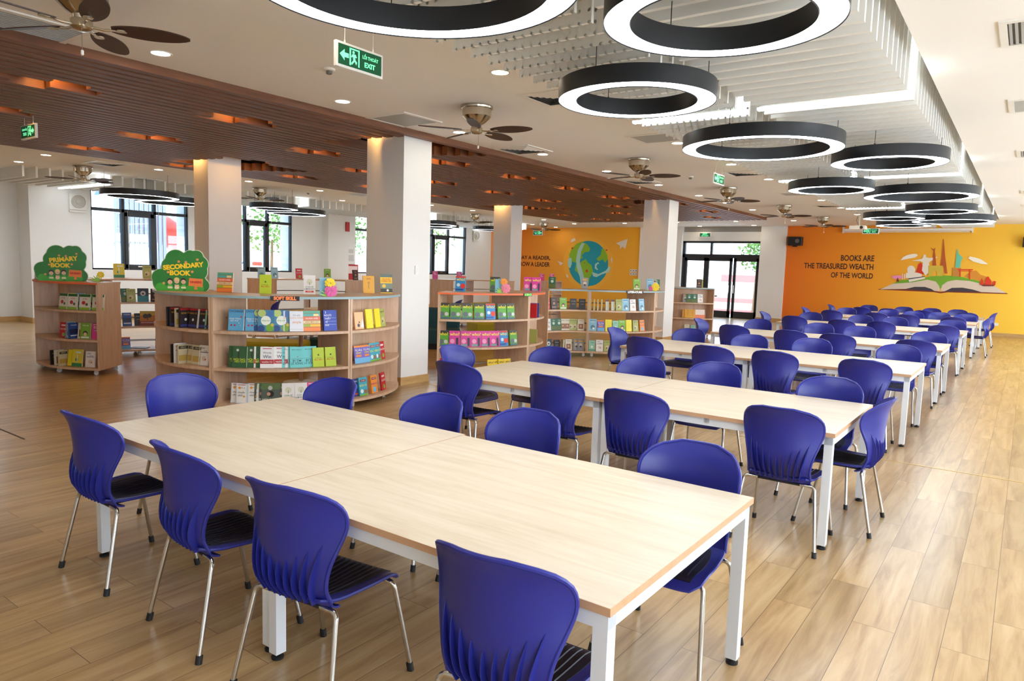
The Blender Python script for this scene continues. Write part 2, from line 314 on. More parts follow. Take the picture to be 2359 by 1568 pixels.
# columns
def column(x0, y0, x1, y1, label, sw=None):
    t = thing('column', label, 'column', ((x0+x1)/2, (y0+y1)/2, 0)); a, b = (x1-x0)/2, (y1-y0)/2
    c = MB(); c.box(-a, -b, 0, a, b, 3.78); obj('shaft', c, WHITE, t)
    c = MB(); c.box(-a-.015, -b-.015, 0, a+.015, b+.015, .11); obj('baseboard', c, BASEW, t)
    return t
column(-7.75, 7.03, -7.02, 7.58, 'big white square column right of the soft skill bookcase')
column(-12.45, 7.12, -11.98, 7.78, 'white square column behind the secondary sign')
column(-7.78, 16.05, -7.12, 16.6, 'white square column between the literature bookcase and glass door')
column(-12.62, 16.3, -12.0, 16.85, 'white square column left of the globe mural')
m = MB(); m.bbox(-.006, -.035, -.06, .006, .035, .06, .002); m.box(.006, -.018, -.03, .009, -.004, .03); m.box(.006, .004, -.03, .009, .018, .03)
tag(obj('light_switch', m, TRIMW, M=at(-7.012, 7.31, 1.62)), 'white light switch plate on the big column face', 'switch')
m = MB(); m.bbox(-.006, -.06, -.04, .006, .06, .04, .002); m.box(.006, -.03, -.008, .009, .03, .008); tag(obj('light_switch', m, TRIMW, M=at(XL+.008, 6.55, 1.55)), 'white switch plate on the pale wall far left of the windows', 'switch')
m = MB(); m.bbox(-.12, -.012, -.045, .12, .012, .045, .004); m.box(-.09, -.015, -.02, -.02, -.012, .02); m.box(.02, -.015, -.02, .09, -.012, .02)
tag(obj('wall_socket', m, TRIMW, M=at(-.80, 26.985, .37)), 'white double socket low on the yellow wall', 'socket')
k = thing('switch_panel', 'cluster of six white switches on the amber wall edge', 'switch', (-13.42, 26.985, 1.64))
for i in range(3):
    for j in range(2):
        m = MB(); m.bbox(-.05, -.012, -.055, .05, .012, .055, .003); m.box(-.02, -.016, -.02, .02, -.012, .02, 1); obj('switch_plate', m, [TRIMW, mat('switch_grey', (90, 92, 96), .5)], k, M=at(-.12+.12*i, 0, -.07+.14*j))

# slatted wood ceiling: one fixture, slats cut short where the amber lamps and the columns stand
OPEN = [(-8.25, 1.15), (-8.27, 3.2), (-8.2, 5.28), (-10.4, 1.2), (-10.4, 3.3), (-10.5, 5.38), (-12.55, 3.4), (-12.6, 5.44), (-9.25, 7.38), (-11.4, 7.5), (-13.1, 7.4), (-12.4, 9.4), (-10.3, 9.3), (-8.15, 9.2), (-8.1, 11.2), (-8.1, 13.28), (-8.1, 15.17), (-10.25, 11.3), (-10.25, 13.33), (-10.2, 15.4), (-12.3, 11.4), (-12.3, 13.4), (-9.1, 17.36), (-11.2, 17.47), (-7.5, 19.4), (-10.2, 19.45), (-12.25, 19.6), (-8.1, 21.5), (-10.2, 21.5), (-12.14, 21.6)]
COLH = [(-8.35, 6.75, -7.0, 8.9), (-12.75, 6.85, -11.4, 9.0), (-8.4, 15.8, -7.05, 17.6), (-13.0, 16.0, -11.5, 17.8)]
PITCHX = .172; sw = .108; slats = MB(); NS = int((WX1-WX0)/PITCHX)
for i in range(NS+1):
    xc = WX1-.05-i*PITCHX
    if xc < WX0+.05: break
    cuts = []
    for ox, oy in OPEN:
        dx = abs(xc-ox)
        if dx < PITCHX*.5: cuts.append((oy-.48, oy+.48))
        elif dx < PITCHX*1.5: cuts.append((oy-.05, oy+.30) if xc > ox else (oy-.30, oy+.05))
    for hx0, hy0, hx1, hy1 in COLH:
        if hx0 < xc < hx1-.06: cuts.append((hy0+.3*((xc-hx0)/(hx1-hx0)), hy1-.9*(1-(xc-hx0)/(hx1-hx0))))
    cuts.sort(); y = WY0
    for a, b in cuts:
        if a > y: slats.box(xc-sw/2, y, 3.42, xc+sw/2, a, 3.56)
        y = max(y, b)
    if y < WY1: slats.box(xc-sw/2, y, 3.42, xc+sw/2, WY1, 3.56)
sc_ = thing('slatted_ceiling_panel', 'dark brown timber slat ceiling field over the bookcases', 'ceiling panel', (0, 0, 0))
obj('slat_panel', slats, SLATW, sc_)
m = MB()
for y in [WY0+.3+1.6*i for i in range(16)]: m.box(WX0+.05, y, 3.58, WX1-.05, y+.04, 3.62)
obj('carrier_rail', m, mat('black_rail', (30, 26, 24), .6), sc_)
lampm = MB(); lampm.lathe([(.055, 0), (.055, .02)], 16); lm_ = lampm.mesh('amber_lens', LAMPA)
hm = MB(); hm.lathe([(.062, 0), (.075, 0), (.075, .1), (.062, .1)], 16, cap=False); hmm = hm.mesh('lamp_can', mat('lamp_can_brown', (120, 86, 60), .5))
bx = MB()
bx.box(-.30, -.5, -.02, -.28, .5, .2); bx.box(.28, -.5, -.02, .30, .5, .2); bx.box(-.3, .5, -.02, .3, .52, .2); bx.box(-.3, -.52, -.02, .3, -.5, .2); bx.box(-.3, -.52, .2, .3, .52, .215)
bxm = bx.mesh('lamp_box', mat('honey_lamp_box', (196, 132, 74), .5))
lp = None
for i, (ox, oy) in enumerate(OPEN):
    if lp is None:
        lp = thing('recessed_amber_lamp', 'amber lamp glowing in a gap of the dark slat ceiling', 'lamp', (ox, oy, 3.56), 0, 'amber lamps in the slat ceiling')
        obj('lamp_box', bxm, None, lp); q = obj('lamp_can', hmm, None, lp, M=at(0, 0, .1)); obj('lamp_lens', lm_, None, q, M=at(0, 0, .01)); freeze(lp)
    else: dup(lp, (ox, oy, 3.56), 0, lp['label'])
for i, (hx0, hy0, hx1, hy1) in enumerate(COLH):
    cx_, cy_ = ((-7.38, 7.3), (-12.2, 7.45), (-7.45, 16.3), (-12.3, 16.57))[i]
    for k_, (ax, ay) in enumerate(((cx_-.1, cy_-.44), (cx_+.1, cy_+.5))):
        t = thing('column_uplight', 'small warm lamp in the slat gap %s the %s column' % (('before', 'behind')[k_], ('big front', 'secondary sign', 'literature', 'globe mural')[i]), 'lamp', (ax, ay, 3.66))
        obj('lamp_can', hmm, None, t); obj('lamp_lens', lm_, None, t, M=at(0, 0, .01))

# white ceiling baffles and their LED strips
def baffle_mesh(x0, x1, z0, z1, mt, nm): b = MB(); b.box(x0, -.02, z0, x1, .02, z1); return b.mesh(nm, mt)
ST = 5.507/26
bl = baffle_mesh(-3.60, -2.42, 3.288, 3.5, BAFFH, 'ceiling_baffle'); blr = baffle_mesh(-3.25, -2.42, 3.288, 3.80, BAFFH, 'ceiling_baffle'); br_ = baffle_mesh(-2.27, -.965, 3.288, 3.80, BAFF, 'ceiling_baffle')
blc = MB(); blc.box(-3.60, -.014, 3.288, -3.33, .014, 3.498); blc.box(-3.33, -.014, 3.288, -2.42, .014, 3.80); blc = blc.mesh('ceiling_baffle', BAFFH)
k0 = -22
for k in range(k0, 86):
    y = 7.07+ST*k
    if k % 26 == 0:
        for nm_, a, b in (('left', -3.60, -2.42), ('right', -2.27, -.965)):
            t = thing('led_strip_light', 'x', 'strip light', (0, y, 0))
            where = {0: 'nearest the camera', 26: 'second from the camera', 52: 'third from the camera', 78: 'farthest from the camera'}[k]
            t['label'] = 'glowing white LED profile, %s half, %s between the right baffles' % ('outer' if nm_ == 'left' else 'wall side', where)
            q = MB(); q.box(a, -.03, 3.285, b, .03, 3.31); q.box(b-.045, -.03, 3.31, b, .03, 3.80 if nm_ == 'right' else 3.5); obj('diffuser', q, LEDS, t)
            q = MB(); q.box(a+.02 if a > -3 else -3.30, -.028, 3.312, b-.05, .028, 3.8); obj('housing', q, BAFF, t)
        continue
    for me in (blc, br_):
        o = bpy.data.objects.new('ceiling_baffle', me); COL.objects.link(o); o.location = (0, y, 0)
        tag(o, 'thin white baffle board hanging in the row over the reading tables', 'baffle', 'white ceiling baffles over the reading tables')
bw = baffle_mesh(-19.2, -17.1, 3.27, 3.5, BAFFH, 'ceiling_baffle')
for k in range(-6, 68):
    y = 7.55+.25*k
    if k % 22 == 0:
        t = thing('led_strip_light', 'glowing LED profile between the baffles near the %s window' % ('first', 'second', 'third', 'fourth')[k//22], 'strip light', (0, y, 0)); q = MB(); q.box(-19.2, -.03, 3.25, -17.1, .03, 3.28); q.box(-17.15, -.03, 3.28, -17.1, .03, 3.5); obj('diffuser', q, LEDS, t); q = MB(); q.box(-19.18, -.028, 3.28, -17.16, .028, 3.5); obj('housing', q, BAFF, t)
        continue
    o = bpy.data.objects.new('ceiling_baffle', bw); COL.objects.link(o); o.location = (0, y, 0)
    tag(o, 'thin white perforated baffle hanging in the row beside the windows', 'baffle', 'white ceiling baffles beside the windows')

# black ring pendants
RING = [(-2.44, 2.47, .8, 'largest nearest ring cropped by the frame, above the exit sign'), (-1.41, 3.705, .61, 'second nearest ring, cropped at its far upper edge'), (-2.57, 5.07, .6, 'small ring left of the first lit strip'),
        (-2.38, 7.59, .8, 'wide ring just beyond the first lit strip'), (-1.41, 9.10, .6, 'small ring beyond the wide one, nearer the wall side'), (-2.55, 11.59, .6, 'small ring over the third table row'),
        (-1.52, 12.97, .8, 'wide ring halfway down the row'), (-1.49, 15.86, .6, 'small ring between the two far wide rings'), (-2.51, 17.45, .6, 'small ring hanging above the projector'), (-1.49, 18.59, .8, 'farthest wide ring'), (-2.62, 19.8, .6, 'farthest small ring'),
        (-17.2, 4.6, .8, 'ring cropped by the left frame edge'), (-16.3, 8.05, .8, 'wide ring before the first window'), (-17.3, 9.3, .8, 'ring half hidden behind the secondary sign column'), (-15.93, 11.28, .6, 'small ring before the second window'), (-17.0, 12.79, .8, 'wide ring overlapping the small one by the second window'),
        (-16.2, 17.6, .8, 'ring before the fourth window'), (-17.2, 18.9, .8, 'ring just behind another before the fourth window'), (-16.0, 20.4, .6, 'small ring left of the globe mural column')]
for x, y, r, d_ in RING:
    t = thing('ring_pendant', 'black ring pendant lamp, '+d_, 'ring light', (x, y, 3.0)); w_ = .143
    q = MB(); q.lathe([(r-w_+.006, .004), (r-w_, 0), (r-w_, .13), (r, .13), (r, 0), (r-.006, .004)], 72, cap=False); obj('ring_housing', q, RINGB, t, smooth=.6)
    q = MB(); q.lathe([(r-w_+.005, .006), (r-.005, .006), (r-.005, .02), (r-w_+.005, .02), (r-w_+.005, .006)], 72, cap=False); obj('diffuser', q, LED, t, smooth=.6)
    for j in range(3):
        a = 2*PI*j/3+.4; q = MB(); px, py = (r-w_/2)*math.cos(a), (r-w_/2)*math.sin(a); q.tube([(px, py, .13), (px, py, .29 if x > -5 else .5)], .003, 6); q.tube([(px, py, .13), (px, py, .15)], .009, 8); obj('suspension_wire', q, BLACK, t)

# recessed downlights
DL = [(-4.14, y) for y in (1.3, 3.35, 5.38, 7.44, 9.5, 11.7, 13.78, 15.9, 17.97, 20.1, 22.3, 24.4)]+[(-6.42, y) for y in (1.35, 3.38, 5.45, 7.47, 9.51, 11.62, 13.87, 16.1, 17.95, 20.08, 22.13, 24.35)]
DL += [(-8.31, 24.3), (-8.35, 26.4), (-10.5, 24.4), (-10.5, 26.6), (-12.68, 24.55), (-12.55, 26.4)]+[(-14.9, y) for y in (3.6, 5.65, 7.75, 9.87, 11.92, 14.0, 16.1, 18.1, 20.2, 22.3, 24.5)]+[(-17.0, y) for y in (24.6, 26.4)]+[(-16.6, y) for y in (5.8, 14.1, 22.3)]
q = MB(); q.lathe([(.078, 0), (.098, .0), (.098, -.006), (.078, -.004)], 24, cap=False); rimm = q.mesh('downlight_rim', TRIMW); q = MB(); q.lathe([(.078, -.002), (.078, .002)], 24); lensm = q.mesh('downlight_lens', LAMPW)
d0 = None
for x, y in DL:
    right = x > -13
    if d0 is None:
        d0 = thing('downlight', 'x', 'downlight', (x, y, H), 0); obj('rim', rimm, None, d0); obj('lens', lensm, None, d0); freeze(d0); o = d0
    else: o = dup(d0, (x, y, H), 0, 'x')
    o['label'], o['group'] = ('round recessed downlight in the ceiling strip between baffles and slats', 'downlights in the tables side ceiling') if x > -7 else ('round recessed downlight near the far end wall', 'downlights by the end wall') if right else ('round recessed downlight in the ceiling by the windows', 'downlights on the window side')

# ceiling fans
def blade_mesh():
    b = MB(); N_ = 16; top = []; out = []
    for i in range(N_+1):
        t_ = i/N_; x = .175+.49*t_; w_ = .078*(max(0, math.sin(PI*min(1, t_*.93+.06)))**.55)
        out.append((x, w_))
    poly = [(x, w_) for x, w_ in out]+[(x, -w_) for x, w_ in reversed(out)]
    T_ = Matrix.Rotation(math.radians(-15), 4, 'X'); b.prism(poly, -.004, .004, 'z', 0, T_); return b.mesh('blade', BLADE)
BLM = blade_mesh()
q = MB(); q.tube([(.06, 0, -.005), (.13, 0, -.012), (.17, 0, -.008)], .009, 8); 
q.lathe([(.035, -.011), (.035, -.004)], 16, c=(.235, 0, 0)); q.box(.16, -.012, -.012, .235, .012, -.006); ARM = q.mesh('blade_arm', NICKEL)
fans = [(-5.29, 2.25, 'largest brushed nickel fan at the left above the slats', 1.03), (-5.216, 6.37, 'fan between the exit sign and the big column', .30), (-5.25, 10.56, 'third fan along the table side ceiling', .40), (-5.27, 14.81, 'fan beside the hanging exit sign over the third table', .52), (-5.27, 19.04, 'fan above the last table rows', .2), (-5.22, 23.08, 'farthest fan before the orange wall', .32),
        (-16.0, 6.74, 'fan before the wall extractor, window side', .5), (-15.98, 10.9, 'fan in front of the second window', .15), (-15.85, 19.38, 'fan above the two rings by the fourth window', .4), (-15.88, 23.8, 'fan above the reader slogan wall', .6)]
for x, y, l_, a0 in fans:
    t = thing('ceiling_fan', 'five blade ' + l_ if 'fan' in l_ else l_, 'ceiling fan', (x, y, H)); t['label'] = l_.replace('fan', 'five blade ceiling fan', 1)
    q = MB(); q.lathe([(.178, 0), (.182, -.012), (.178, -.03), (.165, -.036), (.163, -.115), (.15, -.13), (.095, -.18), (.055, -.205), (.05, -.235)], 36); obj('motor_housing', q, NICKEL, t, smooth=.5)
    q = MB(); q.lathe([(.066, -.235), (.068, -.24), (.068, -.285), (.055, -.3), (.03, -.307)], 28); sh = obj('switch_cup', q, NICKEL, t, smooth=.5)
    q = MB(); q.tube([(.045, -.02, -.29), (.045, -.02, -.44)], .0018, 5); obj('pull_chain', q, NICKEL, sh)
    q = MB(); q.lathe([(.004, -.44), (.010, -.445), (.010, -.47), (.004, -.475)], 8, c=(.045, -.02, 0)); obj('chain_knob', q, TRIMW, sh)
    for j in range(5):
        a = a0+2*PI*j/5; bl_ = obj('blade', BLM, None, t, M=at(0, 0, -.268, a)); obj('blade_arm', ARM, None, bl_)

# ceiling air grilles
def vent(x, y, s, kind, label):
    t = thing('air_grille', label, 'vent', (x, y, H)); h = s/2; q = MB()
    for a in ((-h, -h, h, -h+.05), (-h, h-.05, h, h), (-h, -h+.05, -h+.05, h-.05), (h-.05, -h+.05, h, h-.05)): q.box(a[0], a[1], -.012, a[2], a[3], 0)
    obj('frame', q, TRIMW, t); b = MB(); e = h-.05
    if kind == 'plain': b.box(-e, -e, -.008, e, e, -.001); obj('panel', b, VENTG, t)
    elif kind == 'lines':
        b.box(-e, -e, -.002, e, e, -.001, 1); n_ = 16
        for i in range(n_): xx = -e+2*e*(i+.5)/n_; b.box(xx-.009, -e, -.012, xx+.009, e, -.003)
        obj('slats', b, [VENTG, VENTD], t)
    else:
        b.box(-e, -e, -.002, e, e, -.001, 1)
        for i in range(5):
            o_ = e-i*e/5.2; i_ = o_-.028; z1, z0 = -.003, -.016
            for M_ in [Matrix.Rotation(PI/2*k_, 4, 'Z') for k_ in range(4)]:
                b.add([M_ @ Vector(v) for v in ((-o_, -o_, z1), (o_, -o_, z1), (i_, -i_, z0), (-i_, -i_, z0))], [(0, 1, 2, 3)])
        obj('louvres', b, [TRIMW, VENTD], t)
vent(-6.5, 6.5, .68, 'plain', 'plain grey square return grille beside the second fan')
vent(-4.2, 6.45, .6, 'four', 'white louvred diffuser half behind the small ring')
vent(-6.45, 9.0, .68, 'four', 'white louvred diffuser beside the slat field, behind the second fan')
vent(-4.25, 9.0, .62, 'plain', 'plain grille left of the wide ring')
vent(-4.27, 12.8, .62, 'four', 'louvred diffuser right of the hanging exit sign')
vent(-6.5, 13.2, .62, 'four', 'louvred diffuser behind the third fan')
vent(-6.75, 2.35, .86, 'lines', 'big slotted grey return grille at the top left above the slats')
vent(-4.35, 16.4, .6, 'plain', 'faint plain grille left of the far wide ring')
vent(-4.3, 19.4, .6, 'four', 'small diffuser above the fan farthest along')
vent(0.0, 6.4, .66, 'lines', 'metal slotted grille at the top right of the white ceiling')
vent(0.0, 9.0, .66, 'plain', 'grey square grille on the white right ceiling')
vent(0.03, 12.3, .66, 'lines', 'third slotted grille along the right ceiling')
vent(0.03, 17.5, .66, 'plain', 'fourth grille far along the right ceiling')
vent(0.03, 20.5, .66, 'plain', 'fifth grille far along the right ceiling')
vent(-15.0, 6.75, .64, 'four', 'louvred diffuser beside the slats above the window side fan')
vent(-17.2, 8.6, .6, 'plain', 'plain grille behind the window side fan')
vent(-14.6, 13.0, .62, 'plain', 'plain grille right of the second window fan')
# smoke detectors
for x, y, l_ in ((-5.47, 4.48, 'white smoke detector left of the large exit sign'), (-5.31, 12.85, 'small white smoke detector between the fans'), (-15.6, 12.1, 'small smoke detector on the window side ceiling')):
    t = thing('smoke_detector', l_, 'smoke detector', (x, y, H)); q = MB(); q.lathe([(.055, 0), (.055, -.015), (.045, -.022)], 20); obj('base', q, TRIMW, t); q = MB(); q.lathe([(.028, -.022), (.03, -.045), (.02, -.052)], 16); obj('sensor', q, mat('detector_grey', (120, 118, 112), .5), t)
# exit signs
EXG = mat('exit_green', (10, 84, 52), .35, emit=(8, 96, 56), es=.08); EXL = mat('exit_light_green', (130, 255, 190), .4, emit=(120, 255, 185), es=.4)
def exit_sign(loc, rz, L, hh, label, mirror=False, wires=True, order=0):
    t = thing('exit_sign', label, 'exit sign', loc, rz); q = MB(); q.bbox(-L/2, -.015, -hh/2, L/2, .015, hh/2, .004); bd = obj('housing', q, TRIMW, t)
    q = MB(); q.box(-L/2+.02, -.018, -hh/2+.018, L/2-.02, -.015, hh/2-.018); obj('panel', q, EXG, t)
    g = MB(); k_ = -1 if mirror else 1; S_ = Matrix.Scale(k_, 4, (1, 0, 0)) @ at(0, -.0195, 0); s_ = L/.46
    def poly(pts): g.prism([(x*s_, z*s_) for x, z in pts], -.0005, .0005, 'y', 0, S_)
    if not order:
        poly([(-.20, .0), (-.155, .04), (-.155, .016), (-.115, .016), (-.115, -.016), (-.155, -.016), (-.155, -.04)])
        for a in (((-.108, -.06), (-.095, -.06), (-.095, .06), (-.108, .06)), ((-.108, .052), (-.012, .052), (-.012, .062), (-.108, .062)), ((-.024, -.06), (-.012, -.06), (-.012, .06), (-.024, .06))): poly(a)
        poly([(-.07+.011*math.cos(a*PI/4), .036+.011*math.sin(a*PI/4)) for a in range(8)])
        poly([(-.08, .022), (-.05, .024), (-.038, .004), (-.05, .0), (-.058, .008), (-.052, -.016), (-.036, -.03), (-.045, -.05), (-.058, -.026), (-.085, -.055), (-.092, -.045), (-.072, -.02), (-.076, .004), (-.088, -.004), (-.092, .004)])
        text_into(g, 'LỐI THOÁT', .034*s_, S_ @ Matrix.Translation((.095*s_, 0, .026*s_)) @ RX, 0, .9, bold=.0006); text_into(g, 'EXIT', .05*s_, S_ @ Matrix.Translation((.09*s_, 0, -.028*s_)) @ RX, 0, 1.05, bold=.0015)
    else:
        text_into(g, 'EXIT', .085*s_, S_ @ Matrix.Translation((0, 0, .03*s_)) @ RX, 0, 1.1, bold=.002); text_into(g, 'LỐI THOÁT', .055*s_, S_ @ Matrix.Translation((0, 0, -.035*s_)) @ RX, 0, 1, bold=.001)
    obj('lettering', g, EXL, t)
    if wires:
        for sx in (-1, 1): q = MB(); q.tube([(sx*L*.3, 0, hh/2), (sx*L*.3, 0, H-loc[2] if loc[0] > -7 or loc[0] < -14 else 3.42-loc[2])], .002, 5); q.tube([(sx*L*.3, 0, hh/2), (sx*L*.3, 0, hh/2+.02)], .006, 6); obj('hanging_wire', q, TRIMW, t)
exit_sign((-4.2, 3.72, 3.21), PI/2, .46, .18, 'green exit sign with left arrow hanging near the big ring')
exit_sign((-10.5, 3.8, 3.235), 0, .46, .18, 'small mirrored exit sign under the slat ceiling at the left', True)
exit_sign((-4.35, 11.72, 3.27), PI/2, .5, .17, 'hanging exit sign beside the third fan')
exit_sign((-10.38, 26.9, 3.18), 0, .46, .17, 'exit sign on the header over the glass door', wires=False, order=1)
exit_sign((-4.04, 24, 3.13), 0, .46, .17, 'exit sign behind the projector before the orange wall')
exit_sign((-16.3, 24, 3.11), 0, .46, .19, 'mirrored exit sign hanging before the globe mural', True)
# projector, screen case, speakers
t = thing('projector', 'white ceiling projector before the rolled screen', 'projector', (-4.2, 23.0, 3.17)); q = MB(); q.bbox(-.24, -.15, -.055, .2, .15, .055, .012); bd = obj('body', q, TRIMW, t)
q = MB(); q.lathe([(.04, 0), (.045, .03), (.03, .035)], 16); obj('lens', q, BLACK, t, M=Matrix.Translation((.1, -.15, 0)) @ Matrix.Rotation(PI/2, 4, 'X'))
q = MB(); q.tube([(0, 0, .055), (0, 0, H-3.17)], .018, 8); q.box(-.08, -.08, .055, .08, .08, .065); obj('ceiling_mount', q, TRIMW, t)
q = MB(); q.tube([(-.05, 0, H-3.17), (-.07, -.03, .2), (-.02, -.08, .12), (.02, -.12, .05)], .006, 6); obj('cable', q, BLACK, t)
t = thing('projection_screen', 'long white rolled projection screen case under the ceiling', 'screen', (-3.5, 26.88, 3.34)); q = MB(); q.bbox(-1.9, -.05, -.045, 1.9, .05, .045, .01); obj('case', q, TRIMW, t)
q = MB(); q.box(-1.86, -.02, -.085, 1.84, .02, -.06); obj('bottom_bar', q, TRIMW, t)
for sx in (-1.9, 1.9): q = MB(); q.box(sx-.02, -.03, -.1, sx+.02, .118, .14); obj('bracket', q, TRIMW, t)
for x, l_ in ((-6.96, 'black wall speaker left of the slogan'), (-.02, 'black wall speaker cropped at the right frame edge')):
    t = thing('wall_speaker', l_, 'speaker', (x, 26.8, 2.95)); q = MB(); q.bbox(-.25, -.12, -.16, .25, .12, .15, .02); obj('cabinet', q, mat('black_speaker', (24, 24, 26), .5), t)
    q = MB(); q.lathe([(.075, 0), (.075, .006), (.06, .004), (.02, -.006)], 24); obj('driver', q, mat('driver_grey', (110, 110, 112), .4, .5), t, M=Matrix.Translation((.1, -.121, 0)) @ Matrix.Rotation(PI/2, 4, 'X'))
    q = MB(); q.box(-.08, -.03, -.2, .04, .18, -.16); obj('bracket', q, BLACK, t)
# extractor fans and wall notices on the left wall
for y, z, l_ in ((8.02, 2.99, 'white square wall extractor fan left of the first window'), (23.8, 2.99, 'white square wall extractor fan beside the fourth window')):
    t = thing('extractor_fan', l_, 'extractor fan', (-19.38, y, z)); q = MB(); q.bbox(0, -.2, -.2, .05, .2, .2, .01); obj('housing', q, TRIMW, t); q = MB()
    q.lathe([(.165, .05), (.165, .075), (.15, .075), (.15, .055), (.06, .055), (.06, .08), (.03, .085)], 28); obj('grille', q, mat('fan_grey', (196, 192, 184), .5), t, M=Matrix.Rotation(PI/2, 4, 'Y'))
    q = MB(); q.box(0, -.2, -.26, .03, .2, -.22); obj('louvre', q, TRIMW, t)
m = MB(); m.bbox(0, -.08, -.16, .06, .08, .16, .01); tag(obj('fire_alarm', m, mat('alarm_red', (178, 30, 36), .4), M=at(-19.08, 16.42, 2.9)), 'small red alarm bell box on the white pilaster', 'alarm')
m = MB(); m.box(0, -.2, -.3, .012, .2, .3); m.box(.012, -.14, -.2, .014, .14, .02, 1); m.box(.012, -.12, .08, .014, .12, .22, 1); tag(obj('wall_notice', m, [TRIMW, mat('notice_grey', (205, 205, 205), .6)], M=at(-19.38, 16.85, 1.93)), 'white framed notice beside the pilaster', 'notice')
m = MB(); m.box(0, -.28, -.3, .03, .28, .3); m.box(.03, -.24, -.02, .032, .24, .24, 1); tag(obj('hose_cabinet', m, [mat('alarm_red', (178, 30, 36), .4), mat('notice_pink', (236, 214, 214), .6)], M=at(-19.38, 16.9, 1.32)), 'red framed fire notice box below the white notice', 'notice')

# painted lettering and murals: flat paint on the wall
INK = mat('dark_brown_lettering', (74, 40, 34), .7)
def wall_text(name, rows, label):
    q = MB()
    for body, xr, z, hh, wd in rows:
        me = textmesh(body, 1.0, 1, .002, 'RIGHT', .022); xs = [v.co.x for v in me.vertices]; ys = [v.co.y for v in me.vertices]; W_ = max(xs)-min(xs); H_ = max(ys)-min(ys); xm = max(xs); ym = min(ys)
        q.add([(xr+(v.co.x-xm)*wd/W_, Y1-.001-.003*(v.co.z > 0), z+(v.co.y-ym)*hh/H_) for v in me.vertices], [tuple(p.vertices) for p in me.polygons])
    tag(obj(name, q, INK), label, 'lettering')
wall_text('wall_lettering', [('BOOKS ARE', -4.365, 2.275, .205, 1.06), ('THE TREASURED WEALTH', -4.37, 1.985, .20, 2.27), ('OF THE WORLD', -4.36, 1.68, .19, 1.35)], 'dark brown capitals BOOKS ARE THE TREASURED WEALTH OF THE WORLD on orange')
wall_text('wall_lettering', [('TODAY A READER,', -17.61, 2.045, .205, 2.15), ('TOMORROW A LEADER', -17.63, 1.76, .205, 2.5)], 'dark capitals about reader and leader on the amber wall')
MC = dict(covr=(128, 48, 34), hill2=(224, 150, 50), green=(120, 178, 44), page=(224, 208, 190), navy=(66, 58, 68), white=(240, 234, 222), red=(222, 56, 28), brick=(186, 92, 42), gold=(214, 188, 70), teal=(110, 206, 178), tan=(206, 142, 62), pink=(240, 150, 190), cloud=(250, 246, 232), halo=(250, 190, 60), sea=(22, 160, 186), land=(140, 196, 46), swirl=(176, 226, 220), redf=(214, 82, 36))

